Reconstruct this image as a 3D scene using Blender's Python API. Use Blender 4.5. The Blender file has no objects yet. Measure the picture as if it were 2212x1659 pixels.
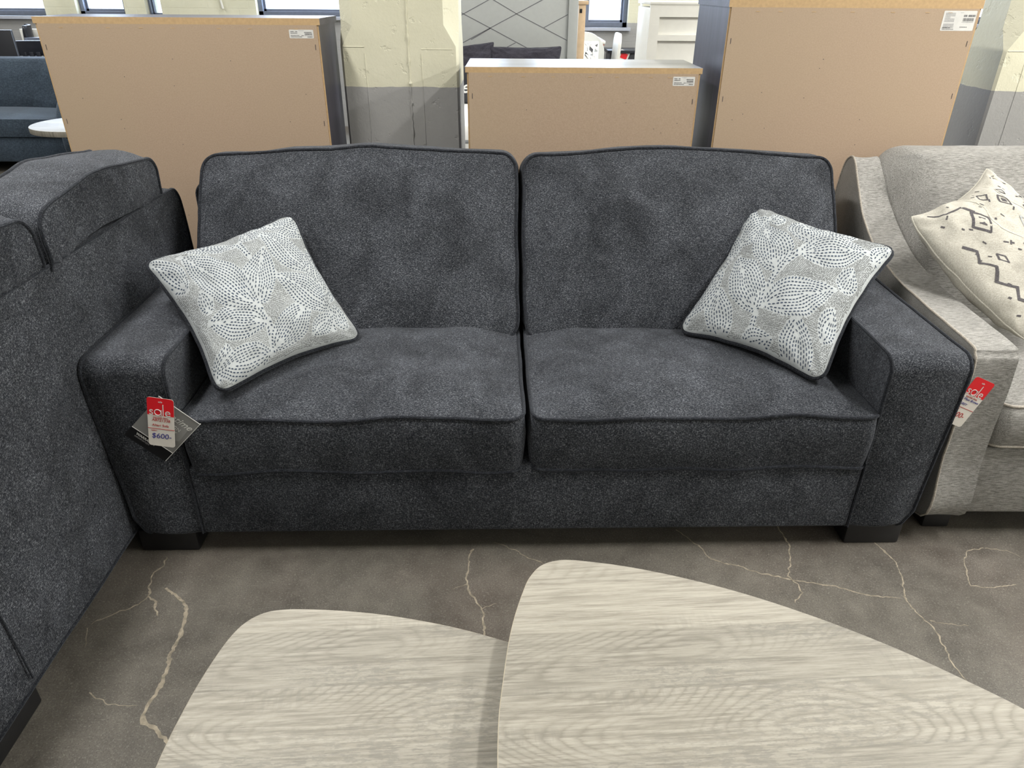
import bpy, bmesh, math, random
from mathutils import Vector, Matrix, noise
random.seed(7)
S = bpy.context.scene
COL = S.collection
PI = math.pi
R = math.radians

# ---------------------------------------------------------------- helpers
def link(o):
    COL.objects.link(o); return o

def thing(name, label, cat, loc=(0, 0, 0), rz=0, group=None):
    o = link(bpy.data.objects.new(name, None))
    o.location = loc; o.rotation_euler = (0, 0, rz); o.empty_display_size = .05
    return tag(o, label, cat, group)

def tag(o, label, cat, group=None, kind=None):
    o['label'] = label; o['category'] = cat
    if group: o['group'] = group
    if kind: o['kind'] = kind
    return o

def struct(o):
    o['kind'] = 'structure'; return o

class MB:
    """collects shapes, then links them as one mesh object"""
    def __init__(s): s.v = []; s.f = []; s.m = []
    def add(s, v, f, m=0):
        n = len(s.v); s.v += [tuple(p) for p in v]
        s.f += [tuple(i + n for i in q) for q in f]
        s.m += [m] * len(f) if isinstance(m, int) else m
        return s
    def box(s, x0, x1, y0, y1, z0, z1, m=0):
        v = [(x, y, z) for z in (z0, z1) for y in (y0, y1) for x in (x0, x1)]
        f = [(0, 2, 3, 1), (4, 5, 7, 6), (0, 1, 5, 4), (2, 6, 7, 3), (0, 4, 6, 2), (1, 3, 7, 5)]
        return s.add(v, f, m)
    def tube(s, pts, r, closed=False, n=8, m=0):
        pts = [Vector(p) for p in pts]; N = len(pts); v = []; f = []
        up = None
        for i, p in enumerate(pts):
            a = pts[(i - 1) % N] if closed or i > 0 else p
            b = pts[(i + 1) % N] if closed or i < N - 1 else p
            t = (b - a).normalized()
            if up is None:
                up = t.orthogonal().normalized()
            up = (up - t * up.dot(t)).normalized()
            w = t.cross(up)
            rr = r(i / (N - 1)) if callable(r) else r
            for k in range(n):
                c = 2 * PI * k / n
                v.append(p + (up * math.cos(c) + w * math.sin(c)) * rr)
        for i in range(N if closed else N - 1):
            j = (i + 1) % N
            # closing twist is negligible for planar loops
            for k in range(n):
                l = (k + 1) % n
                f.append((i * n + k, i * n + l, j * n + l, j * n + k))
        if not closed:
            f.append(tuple(range(n))[::-1]); f.append(tuple((N - 1) * n + k for k in range(n)))
        return s.add(v, f, m)
    def build(s, name, mats, parent=None, smooth=False, bevel=0, seg=2, angle=40):
        me = bpy.data.meshes.new(name)
        me.from_pydata(s.v, [], s.f)
        for m in (mats if isinstance(mats, (list, tuple)) else [mats]): me.materials.append(m)
        for p, k in zip(me.polygons, s.m): p.material_index = k
        bm = bmesh.new(); bm.from_mesh(me)
        if bevel:
            bmesh.ops.remove_doubles(bm, verts=bm.verts, dist=1e-6)
            es = [e for e in bm.edges if e.is_manifold and e.calc_face_angle(0) > .5]
            bmesh.ops.bevel(bm, geom=es, offset=bevel, segments=seg, affect='EDGES', profile=.5, clamp_overlap=True)
        bmesh.ops.recalc_face_normals(bm, faces=bm.faces)
        if smooth or bevel:
            for q in bm.faces: q.smooth = True
            for e in bm.edges:
                if e.is_manifold and e.calc_face_angle(0) > R(angle): e.smooth = False
        bm.to_mesh(me); bm.free()
        o = link(bpy.data.objects.new(name, me))
        if parent: o.parent = parent
        return o

def box(name, d, mat, parent=None, bevel=.003):
    return MB().box(*d).build(name, mat, parent, bevel=bevel)

def rrect(p0, p1, q0, q1, rad, n=8, m=14):
    """dense rounded rectangle; rad = one value or four (p0q0, p1q0, p1q1, p0q1)"""
    if not isinstance(rad, (tuple, list)): rad = (rad,) * 4
    cs = [(p0, q0, 1, 1, PI), (p1, q0, -1, 1, 1.5 * PI), (p1, q1, -1, -1, 0), (p0, q1, 1, -1, .5 * PI)]
    pts = []
    for i, (p, q, sp, sq, a0) in enumerate(cs):
        r = rad[i]; c = (p + sp * r, q + sq * r)
        arc = [(c[0] + r * math.cos(a0 + k / n * PI / 2), c[1] + r * math.sin(a0 + k / n * PI / 2)) for k in range(n + 1)]
        if pts:
            a, b = pts[-1], arc[0]
            pts += [(a[0] + (b[0] - a[0]) * k / m, a[1] + (b[1] - a[1]) * k / m) for k in range(1, m)]
        pts += arc
    a, b = pts[-1], pts[0]
    pts += [(a[0] + (b[0] - a[0]) * k / m, a[1] + (b[1] - a[1]) * k / m) for k in range(1, m)]
    return pts

def catmull(P, n=6, closed=True):
    out = []; N = len(P)
    for i in range(N if closed else N - 1):
        g = lambda k: P[k % N] if closed else P[max(0, min(N - 1, k))]
        a, b, c, d = (Vector(g(i + k)) for k in (-1, 0, 1, 2))
        for j in range(n):
            t = j / n
            out.append(tuple(.5 * ((2 * b) + (c - a) * t + (2 * a - 5 * b + 4 * c - d) * t * t + (3 * b - a - 3 * c + d) * t ** 3)))
    if not closed: out.append(tuple(P[-1]))
    return out

def pad(name, loop, t0, t1, M, mat, parent, bulge=.02, back=None, band=.008, pipe=.0055, pmat=None,
        wob=0., K=12, B=5, power=2.4, edge=.0, pipes=(0, 1), pname='piping'):
    """upholstered pad: outline loop (p,q), thickness t0..t1; M maps (p,q,t) to xyz. piping along both rims"""
    if back is None: back = bulge
    cx = sum(p for p, q in loop) / len(loop); cy = sum(q for p, q in loop) / len(loop)
    L = len(loop); mb = MB(); v = []; f = []
    sgn = 1 if t1 > t0 else -1
    def nz(P, s=1.):
        if not wob: return P
        P = Vector(P)
        return P + noise.noise_vector(P * 9) * wob * s + noise.noise_vector(P * 28) * wob * .35 * s
    def outw(i, d):
        a, b = loop[i - 1], loop[(i + 1) % L]
        tx, ty = b[0] - a[0], b[1] - a[1]; l = math.hypot(tx, ty) or 1
        return loop[i][0] + ty / l * d, loop[i][1] - tx / l * d
    rows = []
    for side in (0, 1):
        T = (t0, t1)[side]; bb = (bulge, back)[side] * (-sgn if side == 0 else sgn)
        rr = []
        for k in range(1, K + 1):
            s = (k / K) ** .75
            h = bb * (1 - s ** power)
            rr.append([nz(M(cx + (p - cx) * s, cy + (q - cy) * s, T + h)) for p, q in loop])
        cen = nz(M(cx, cy, T + bb))
        rows.append((cen, rr))
    seq = rows[0][1][:]
    for k in range(1, B):
        w = k / B; d = band * math.sin(PI * w)
        seq.append([nz(M(*outw(i, d), t0 + (t1 - t0) * w)) for i in range(L)])
    seq += rows[1][1][::-1]
    v.append(rows[0][0])
    for r_ in seq: v += r_
    v.append(rows[1][0])
    for i in range(L):
        j = (i + 1) % L
        f.append((0, 1 + j, 1 + i))
        for k in range(len(seq) - 1):
            a = 1 + k * L; f.append((a + i, a + j, a + L + j, a + L + i))
        a = 1 + (len(seq) - 1) * L
        f.append((a + i, a + j, len(v) - 1))
    o = mb.add(v, f).build(name, mat, parent, smooth=True, angle=62)
    if pipe:
        m2 = MB()
        for s in pipes: m2.tube([p for p in rows[s][1][-1]], pipe, closed=True, n=8)
        m2.build(pname, pmat or mat, o if parent is None else parent, smooth=True)
    return o

# ---------------------------------------------------------------- node helpers
class NT:
    def __init__(s, name):
        s.mat = bpy.data.materials.new(name); s.mat.use_nodes = True
        s.t = s.mat.node_tree; s.b = s.t.nodes['Principled BSDF']
    def n(s, typ, ins=None, **kw):
        n = s.t.nodes.new(typ)
        for k, v in kw.items(): setattr(n, k, v)
        for k, v in (ins or {}).items():
            if hasattr(v, 'links') and hasattr(v, 'is_output') and v.is_output: s.t.links.new(v, n.inputs[k])
            else: n.inputs[k].default_value = v
        return n
    def co(s, scale=(1, 1, 1), rot=(0, 0, 0), loc=(0, 0, 0), kind='Object'):
        c = s.n('ShaderNodeTexCoord')
        return s.n('ShaderNodeMapping', {'Vector': c.outputs[kind], 'Scale': scale, 'Rotation': rot, 'Location': loc}).outputs[0]
    def noise(s, scale=5, vec=None, detail=2, rough=.5, dist=0):
        return s.n('ShaderNodeTexNoise', {'Vector': vec or s.co(), 'Scale': scale, 'Detail': detail, 'Roughness': rough, 'Distortion': dist}).outputs[0]
    def ramp(s, fac, stops, interp='LINEAR'):
        r = s.n('ShaderNodeValToRGB', {'Fac': fac}); e = r.color_ramp.elements
        r.color_ramp.interpolation = interp
        while len(e) < len(stops): e.new(.5)
        for q, (p, c) in zip(e, stops):
            q.position = p; q.color = (c, c, c, 1) if isinstance(c, (int, float)) else (*c, 1)
        return r.outputs[0]
    def math(s, op, a, b=0., c=0., clamp=False):
        n = s.n('ShaderNodeMath', {0: a, 1: b, 2: c}, operation=op); n.use_clamp = clamp
        return n.outputs[0]
    def mix(s, fac, a, b, mode='MIX'):
        n = s.n('ShaderNodeMix', data_type='RGBA', blend_type=mode)
        for i, v in ((0, fac), (6, a), (7, b)):
            if hasattr(v, 'is_output'): s.t.links.new(v, n.inputs[i])
            else: n.inputs[i].default_value = (*v, 1) if isinstance(v, tuple) and len(v) == 3 else v
        return n.outputs[2]
    def set(s, **kw):
        for k, v in kw.items():
            k = {'base': 'Base Color', 'rough': 'Roughness', 'metal': 'Metallic', 'spec': 'Specular IOR Level',
                 'sheen': 'Sheen Weight', 'srough': 'Sheen Roughness', 'stint': 'Sheen Tint', 'normal': 'Normal', 'coat': 'Coat Weight',
                 'emis': 'Emission Color', 'estr': 'Emission Strength'}[k]
            if hasattr(v, 'is_output'): s.t.links.new(v, s.b.inputs[k])
            else: s.b.inputs[k].default_value = (*v, 1) if isinstance(v, tuple) and len(v) == 3 else v
        return s
    def bump(s, h, strength=.3, dist=.002):
        s.t.links.new(s.n('ShaderNodeBump', {'Height': h, 'Strength': strength, 'Distance': dist}).outputs[0], s.b.inputs['Normal'])
        return s

def srgb(r, g, b):
    f = lambda c: (c / 255 / 12.92) if c <= 10 else ((c / 255 + .055) / 1.055) ** 2.4
    return (f(r), f(g), f(b))

def plain(name, c, rough=.5, metal=0, spec=.5, var=.06, scale=30):
    t = NT(name); n = t.noise(scale, detail=3)
    t.set(base=t.ramp(n, [(.3, tuple(x * (1 - var) for x in c)), (.7, tuple(min(1, x * (1 + var)) for x in c))]),
          rough=rough, metal=metal, spec=spec)
    return t.mat

def fabric(name, dark, mid, light, fine=430, horiz=1., vert=1., mottle=(.62, 1.25), mscale=7, sheen=.25, stint=(.7, .75, .85), bump=.35,
           stretch=5, lo=.36, hi=.66):
    t = NT(name)
    a = t.noise(fine, t.co((1, 1, 1 / stretch)), 2, .6)          # vertical threads
    b = t.noise(fine, t.co((1 / stretch, 1, 1)), 2, .6)  # horizontal threads
    c = t.noise(fine * 1.6, t.co(), 1, .5)
    s = t.math('ADD', t.math('MULTIPLY', a, .36 * vert), t.math('MULTIPLY', b, .36 * horiz))
    s = t.math('ADD', s, t.math('MULTIPLY', c, 1 - .36 * (vert + horiz)))
    col = t.ramp(s, [(lo, dark), ((lo + hi) / 2, mid), (hi, light)])
    big = t.noise(mscale, t.co((1, 1, .8)), 5, .62, .6)
    k = t.ramp(big, [(.33, mottle[0]), (.67, mottle[1])])
    t.set(base=t.mix(1., col, k, 'MULTIPLY'), rough=.95, spec=.12, sheen=sheen, srough=.45, stint=stint)
    t.bump(s, bump, .0015)
    return t.mat

M = {}
M['charcoal'] = fabric('charcoal_chenille', (.004, .0048, .007), (.031, .034, .041), (.235, .248, .272), stretch=3.6, fine=620, mscale=7.5, mottle=(.62, 1.26), lo=.37, hi=.66, sheen=.08)
M['charcoal_pipe'] = fabric('charcoal_piping', (.004, .0045, .006), (.017, .019, .024), (.07, .075, .085), fine=500, sheen=.15, mottle=(.7, 1.1))
M['light_grey'] = fabric('light_grey_chenille', (.13, .127, .118), (.24, .235, .222), (.38, .372, .352), fine=560, stretch=12, vert=.25, horiz=1.6,
                         mottle=(.86, 1.1), mscale=5, sheen=.1, stint=(1, 1, 1), bump=.4, lo=.38, hi=.62)
M['light_pipe'] = fabric('light_grey_piping', (.2, .18, .15), (.34, .31, .27), (.55, .52, .46), fine=500, sheen=.05, mottle=(.9, 1.05))
M['navy'] = fabric('slate_blue_fabric', (.02, .03, .042), (.04, .055, .075), (.075, .1, .125), fine=200, sheen=.2, mottle=(.8, 1.15), mscale=3)
M['foot'] = plain('black_foot_wood', (.008, .008, .009), .45)
M['pillow_white'] = fabric('pillow_cotton', (.32, .345, .355), (.39, .415, .425), (.46, .485, .49), fine=700, sheen=0, mottle=(.95, 1.03), bump=.15)
M['dash_dark'] = plain('pillow_dash_slate', (.045, .06, .09), .9, spec=.1, var=.3, scale=60)
M['dash_grey'] = plain('pillow_dot_grey', (.17, .178, .18), .9, spec=.1, var=.2, scale=60)
M['aztec_base'] = fabric('cream_woven_cotton', (.31, .295, .255), (.41, .395, .345), (.52, .50, .45), fine=380, sheen=.05, mottle=(.94, 1.04), bump=.5, stint=(1, 1, 1))
M['aztec_dark'] = plain('aztec_charcoal_thread', (.085, .08, .085), .95, spec=.1, var=.3, scale=300)
M['aztec_grey'] = plain('aztec_grey_thread', (.33, .34, .34), .95, spec=.1, var=.2, scale=300)
M['aztec_sand'] = plain('aztec_sand_thread', (.47, .45, .38), .95, spec=.1, var=.15, scale=300)
M['red'] = plain('tag_red', (.68, .012, .02), .35, var=.02)
M['redink'] = plain('tag_red_ink', (.42, .03, .03), .6, var=.05)
M['blueink'] = plain('tag_blue_ink', (.03, .03, .22), .6, var=.05)
M['paper'] = plain('tag_paper', (.66, .63, .58), .45, var=.03, scale=60)
M['ink'] = plain('label_ink', (.10, .10, .11), .7)
M['lightink'] = plain('label_ink_light', (.30, .30, .31), .7)
M['greycard'] = plain('grey_card', (.21, .21, .205), .35, var=.04)
M['greycard2'] = plain('grey_card_pale_print', (.28, .28, .275), .35, var=.04)
M['blackcard'] = plain('black_card', (.006, .006, .007), .4)
M['whiteink'] = plain('white_ink', (.62, .62, .60), .5)
M['darkmetal'] = plain('dark_metal', (.02, .02, .022), .35, metal=.6)
M['white_paint'] = plain('white_paint', (.72, .71, .66), .4, var=.02)
M['hb_grey'] = plain('headboard_grey', (.30, .31, .30), .5, var=.02)
M['cool_white'] = plain('cool_white_laminate', (.55, .56, .56), .4, var=.02)
M['black_fabric'] = fabric('dark_pillow_fabric', (.018, .016, .022), (.032, .03, .038), (.05, .048, .06), fine=250, sheen=.2, mottle=(.85, 1.1))
M['black_paint'] = plain('black_stain', (.012, .013, .018), .35)
M['sill'] = plain('sill_paint', (.38, .40, .46), .35)
M['frame'] = plain('window_frame_paint', (.13, .15, .20), .35)
M['mattress'] = plain('mattress_white', (.74, .74, .72), .8, var=.03)
M['ticking'] = plain('grey_ticking', (.22, .23, .235), .8)
M['rust'] = plain('rust_cloth', (.42, .10, .04), .8)
M['brownboard'] = plain('brown_board', (.16, .12, .10), .5)
M['tan'] = plain('raw_pine', (.56, .40, .25), .6)
M['ceil'] = plain('ceiling_paint', (.72, .71, .66), .9)
M['chain'] = plain('metal_wire', (.3, .3, .3), .3, metal=.9)

def mdf():
    t = NT('raw_fibreboard')
    n = t.noise(240, detail=2, rough=.7); b = t.noise(1.6, detail=2); s = t.noise(45, detail=4, rough=.7)
    c = t.ramp(n, [(.3, (.355, .262, .187)), (.7, (.425, .32, .235))])
    c = t.mix(t.ramp(b, [(.4, 0.), (.65, 1.)]), c, t.mix(.5, c, (.39, .305, .21)))
    c = t.mix(t.ramp(s, [(.72, 0.), (.78, .35)]), c, (.30, .2, .12))
    t.set(base=c, rough=.62, spec=.3); t.bump(n, .06, .001); return t.mat
M['mdf'] = mdf()
M['mdf_edge'] = plain('fibreboard_cut_edge', (.46, .315, .165), .7, var=.08, scale=90)

def darkwood(name='dark_grey_laminate', rot=0, c0=(.022, .02, .03), c1=(.055, .05, .07), rough=.42):
    t = NT(name)
    v = t.co((26, 26, 1.3) if not rot else (1.3, 26, 26))
    n = t.noise(3.2, v, 5, .65, .4)
    w = t.noise(1.2, t.co((9, 9, 1) if not rot else (1, 9, 9)), 2)
    c = t.ramp(n, [(.3, c0), (.7, c1)])
    c = t.mix(1., c, t.ramp(w, [(.35, .75), (.65, 1.25)]), 'MULTIPLY')
    t.set(base=c, rough=rough, spec=.55); t.bump(n, .2, .0015); return t.mat
M['dark_v'] = darkwood()
M['dark_h'] = darkwood('dark_grey_laminate_top', 1)
M['grey_top'] = darkwood('grey_oak_laminate_top', 1, (.20, .20, .205), (.36, .355, .35), .3)

def tabletop():
    t = NT('whitewashed_oak')
    co = t.n('ShaderNodeTexCoord').outputs['Object']
    mp = t.n('ShaderNodeMapping', {'Vector': co, 'Rotation': (0, 0, R(-4))}).outputs[0]
    sep = t.n('ShaderNodeSeparateXYZ', {0: mp})
    row = t.math('FLOOR', t.math('MULTIPLY', sep.outputs[1], 1 / .118))
    rnd = t.n('ShaderNodeTexWhiteNoise', {'W': row}, noise_dimensions='1D').outputs[0]
    off = t.n('ShaderNodeCombineXYZ', {0: t.math('MULTIPLY', rnd, 7.), 1: t.math('MULTIPLY', rnd, 3.)}).outputs[0]
    P = t.n('ShaderNodeVectorMath', {0: mp, 1: off}, operation='ADD').outputs[0]
    def mpn(scale): return t.n('ShaderNodeMapping', {'Vector': P, 'Scale': scale}).outputs[0]
    # cathedral figure: contour lines of a stretched low noise
    low = t.noise(1., mpn((1.3, 3.8, 1)), 1, .4, .15)
    fine = t.noise(1., mpn((10, 230, 1)), 6, .72, .3)
    ph = t.math('ADD', t.math('MULTIPLY', low, 175.), t.math('MULTIPLY', fine, 3.2))
    rings = t.math('POWER', t.math('SUBTRACT', 1., t.math('ABSOLUTE', t.math('SINE', ph))), 1.6)
    ringm = t.ramp(t.noise(1., mpn((2.2, 7, 1)), 2), [(.44, .05), (.62, 1.)])
    rings = t.math('MULTIPLY', rings, ringm)
    pat = t.noise(1., mpn((4.5, 55, 1)), 6, .72, .5)
    c = t.ramp(fine, [(.41, (.195, .180, .148)), (.59, (.305, .286, .242))])
    c = t.mix(t.ramp(pat, [(.42, 0.), (.64, .5)]), c, (.38, .36, .305))
    c = t.mix(t.math('MULTIPLY', rings, .55), c, (.145, .132, .105))
    # distressed patches with saw marks across the grain
    saw = t.noise(1., mpn((150, 30, 1)), 2)
    sm = t.ramp(t.noise(1., mpn((3., 9, 1)), 1), [(.60, 0.), (.70, 1.)])
    c = t.mix(t.math('MULTIPLY', t.math('MULTIPLY', sm, t.ramp(saw, [(.45, 0.), (.6, 1.)])), .3), c, (.17, .162, .14))
    sp = t.noise(1., mpn((55, 190, 1)), 3, .7)
    dm = t.ramp(t.noise(1., mpn((1.6, 7, 1)), 2), [(.5, 0.), (.62, 1.)])
    c = t.mix(t.math('MULTIPLY', dm, t.ramp(sp, [(.47, 0.), (.58, .5)])), c, (.165, .157, .138))
    # plank joints
    fr = t.math('FRACT', t.math('MULTIPLY', sep.outputs[1], 1 / .118))
    c = t.mix(1., c, t.ramp(rnd, [(0, .86), (1, 1.07)]), 'MULTIPLY')
    jl = t.ramp(fr, [(0, .84), (.03, 1.)])
    c = t.mix(1., c, jl, 'MULTIPLY')
    t.set(base=c, rough=.5, spec=.4)
    t.bump(t.math('ADD', fine, t.math('MULTIPLY', rings, -.6)), .12, .001); return t.mat
M['oak'] = tabletop()
M['oak_edge'] = plain('oak_edge_band', (.50, .45, .35), .5, var=.1, scale=60)

def concrete():
    t = NT('polished_concrete')
    P = t.co()
    a = t.noise(2.2, P, 6, .65, .6); b = t.noise(14, P, 6, .7, .3); f = t.noise(190, P, 2, .7); r = t.noise(1.3, P, 3)
    c = t.ramp(a, [(.33, (.060, .054, .045)), (.67, (.135, .124, .105))])
    c = t.mix(.45, c, t.ramp(b, [(.3, (.048, .043, .037)), (.7, (.155, .142, .12))]))
    c = t.mix(t.ramp(r, [(.45, 0.), (.65, .3)]), c, (.12, .085, .07))
    c = t.mix(t.ramp(f, [(.54, 0.), (.70, .6)]), c, (.20, .19, .165))
    c = t.mix(t.ramp(t.noise(320, P, 1), [(.34, .45), (.46, 0.)]), c, (.03, .028, .026))
    t.set(base=c, rough=t.ramp(b, [(.3, .42), (.7, .62)]), spec=.35)
    t.bump(t.math('ADD', b, t.math('MULTIPLY', f, .3)), .12, .003); return t.mat
M['concrete'] = concrete()
M['crack'] = plain('crack_filler', (.235, .205, .155), .9, var=.4, scale=60)

def twotone(name, zb, brick=False):
    t = NT(name)
    geo = t.n('ShaderNodeNewGeometry').outputs['Position']
    z = t.n('ShaderNodeSeparateXYZ', {0: geo}).outputs[2]
    wob = t.noise(9, detail=4, rough=.6)
    zz = t.math('ADD', z, t.math('MULTIPLY', t.math('SUBTRACT', wob, .5), .014))
    k = t.math('GREATER_THAN', zz, zb)
    n = t.noise(3, detail=4)
    cream = t.ramp(n, [(.3, (.58, .565, .43)), (.7, (.67, .65, .51))])
    grey = t.ramp(n, [(.3, (.30, .298, .29)), (.7, (.335, .332, .325))])
    t.set(base=t.mix(k, grey, cream), rough=.42, spec=.4)
    pits = t.ramp(t.noise(16, detail=5, rough=.65), [(.33, 0.), (.40, 1.)])
    h = t.math('ADD', t.math('MULTIPLY', pits, .35), t.math('MULTIPLY', t.noise(60, detail=4, rough=.7), .35))
    if brick:
        v = t.co(rot=(R(90), 0, 0))
        br = t.n('ShaderNodeTexBrick', {'Vector': v, 'Scale': 1., 'Mortar Size': .008, 'Brick Width': .22, 'Row Height': .075, 'Color1': (1, 1, 1, 1), 'Color2': (1, 1, 1, 1), 'Mortar': (0, 0, 0, 1)})
        h = t.math('ADD', h, t.n('ShaderNodeSeparateColor', {0: br.outputs[0]}).outputs[0])
    t.bump(h, .55, .006)
    return t.mat
M['column'] = twotone('painted_concrete_two_tone', 1.08)
M['brickwall'] = twotone('painted_brick_two_tone', 1.09, True)

def glass():
    t = NT('window_glass'); t.t.nodes.remove(t.b)
    tr = t.n('ShaderNodeBsdfTransparent', {'Color': (.93, .96, .98, 1)}); gl = t.n('ShaderNodeBsdfGlossy', {'Roughness': .02})
    mx = t.n('ShaderNodeMixShader', {0: .06, 1: tr.outputs[0], 2: gl.outputs[0]})
    out = [n for n in t.t.nodes if n.type == 'OUTPUT_MATERIAL'][0]
    t.t.links.new(mx.outputs[0], out.inputs[0]); return t.mat
M['glass'] = glass()
def lampmat():
    t = NT('lamp_diffuser'); t.set(base=(.9, .9, .9), emis=(1., .97, .9), estr=6.); return t.mat
M['lamp'] = lampmat()
def facade():
    t = NT('pale_stucco_facade'); n = t.noise(7, detail=6, rough=.8)
    t.set(base=t.ramp(n, [(.35, (.62, .66, .74)), (.65, (.88, .88, .9))]), rough=.9); return t.mat
M['facade'] = facade()

def text(name, s, size, mat, parent, loc, rot=(0, 0, 0), shear=0., align='LEFT', ext=.0002, sx=1., spacing=1., bold=0.):
    cu = bpy.data.curves.new(name, 'FONT'); cu.body = s; cu.size = size; cu.extrude = ext; cu.shear = shear
    cu.align_x = align; cu.space_character = spacing; cu.offset = bold
    o = bpy.data.objects.new(name, cu); COL.objects.link(o)
    bpy.context.view_layer.update()
    me = bpy.data.meshes.new_from_object(o.evaluated_get(bpy.context.evaluated_depsgraph_get()))
    bpy.data.objects.remove(o); bpy.data.curves.remove(cu)
    me.name = name; me.materials.clear(); me.materials.append(mat)
    q = link(bpy.data.objects.new(name, me)); q.parent = parent; q.location = loc; q.rotation_euler = rot; q.scale = (sx, 1, 1)
    return q

# ================================================================= SETTING
CR = [[(-0.984,1.548),(-0.975,1.516),(-0.992,1.483),(-0.987,1.459),(-0.974,1.419),(-0.967,1.396),(-0.94,1.378),(-0.93,1.35),(-0.908,1.322)],
 [(-0.967,1.396),(-0.979,1.369),(-1.006,1.348),(-1.06,1.313),(-1.072,1.295)],
 [(-0.932,1.424),(-0.9,1.403),(-0.866,1.378),(-0.846,1.354),(-0.838,1.315),(-0.828,1.263),(-0.825,1.227),(-0.827,1.199),(-0.82,1.172),(-0.814,1.114),(-0.818,1.059),(-0.82,1.041),(-0.809,1.024),(-0.778,1.007),(-0.747,0.985),(-.70,.93),(-.66,.8)],
 [(-0.111,1.59),(-0.12,1.543),(-0.121,1.462),(-0.105,1.41),(-0.076,1.366),(-0.069,1.33),(-0.068,1.284),(-.06,1.2),(-.09,1.1),(-.05,.95)],
 [(-0.076,1.358),(-0.052,1.373),(-0.028,1.38)],[(-0.12,1.449),(-0.148,1.435),(-0.166,1.422)],[(-.05,1.62),(0.009,1.589),(0.049,1.555),(0.094,1.532),(.15,1.5),(.2,1.42)],
 [(.5,1.68),(0.551,1.608),(0.572,1.554),(0.638,1.529),(0.694,1.5),(0.765,1.479),(0.818,1.465),(0.883,1.452),(0.958,1.42),(1.052,1.408)],
 [(.81,1.7),(0.816,1.611),(0.801,1.562),(0.772,1.488),(0.79,1.458),(0.788,1.427),(0.752,1.385)],
 [(1.06,1.66),(1.084,1.604),(1.098,1.546),(1.087,1.482),(1.058,1.413),(1.066,1.348),(1.083,1.31),(1.078,1.243),(1.071,1.188),(1.085,1.123),(1.1,1.0),(1.05,.85)],
 [(1.089,1.33),(1.129,1.319),(1.186,1.315)],[(1.385,1.611),(1.327,1.596),(1.294,1.548),(1.273,1.493),(1.263,1.457),(1.299,1.449),(1.397,1.464)],
 [(1.389,1.611),(1.445,1.598),(1.477,1.569)],[(-0.969,1.097),(-0.909,1.067),(-0.839,1.064)],[(-1.072,1.29),(-1.052,1.246),(-1.046,1.225)]]
CW = [.0042,.003,.0075,.0042,.0022,.002,.0022,.0034,.0034,.003,.0022,.0026,.0022,.002,.002]
f = MB()
X0, X1, Y0, Y1, ZC = -8., 6.5, -6., 8.7, 3.5
f.add([(X0, Y0, 0), (X1, Y0, 0), (X1, Y1, 0), (X0, Y1, 0), (X0, Y0, -.1), (X1, Y0, -.1), (X1, Y1, -.1), (X0, Y1, -.1)],
      [(0, 1, 2, 3), (4, 7, 6, 5), (0, 4, 5, 1), (1, 5, 6, 2), (2, 6, 7, 3), (3, 7, 4, 0)], 0)
for pl, w in zip(CR, CW):
    pts = []
    for i in range(len(pl) - 1):
        a, b = pl[i], pl[i + 1]; n = max(2, int(math.hypot(b[0] - a[0], b[1] - a[1]) / .006))
        for k in range(n):
            t = k / n; p = Vector((a[0] + (b[0] - a[0]) * t, a[1] + (b[1] - a[1]) * t, 0))
            q = noise.noise_vector(p * 60) * .005 + noise.noise_vector(p * 180) * .002
            pts.append((p[0] + q[0], p[1] + q[1]))
    v = []; N = len(pts)
    for i, p in enumerate(pts):
        a = pts[max(0, i - 1)]; b = pts[min(N - 1, i + 1)]
        tx, ty = b[0] - a[0], b[1] - a[1]; l = math.hypot(tx, ty) or 1
        ww = w * (.55 + .9 * abs(noise.noise(Vector((p[0] * 40, p[1] * 40, 3))))) * min(1, .35 + (N - i) / 14)
        e1 = ww * random.uniform(.5, 1.1); e2 = ww * random.uniform(.5, 1.1)
        v += [(p[0] - ty / l * e1, p[1] + tx / l * e1, .0004), (p[0] + ty / l * e2, p[1] - tx / l * e2, .0004)]
    f.add(v, [(2 * i, 2 * i + 1, 2 * i + 3, 2 * i + 2) for i in range(N - 1)], 1)
me = bpy.data.meshes.new('floor'); me.from_pydata(f.v, [], f.f); me.materials.append(M['concrete']); me.materials.append(M['crack'])
for p, k in zip(me.polygons, f.m): p.material_index = k
struct(link(bpy.data.objects.new('floor', me)))

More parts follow.
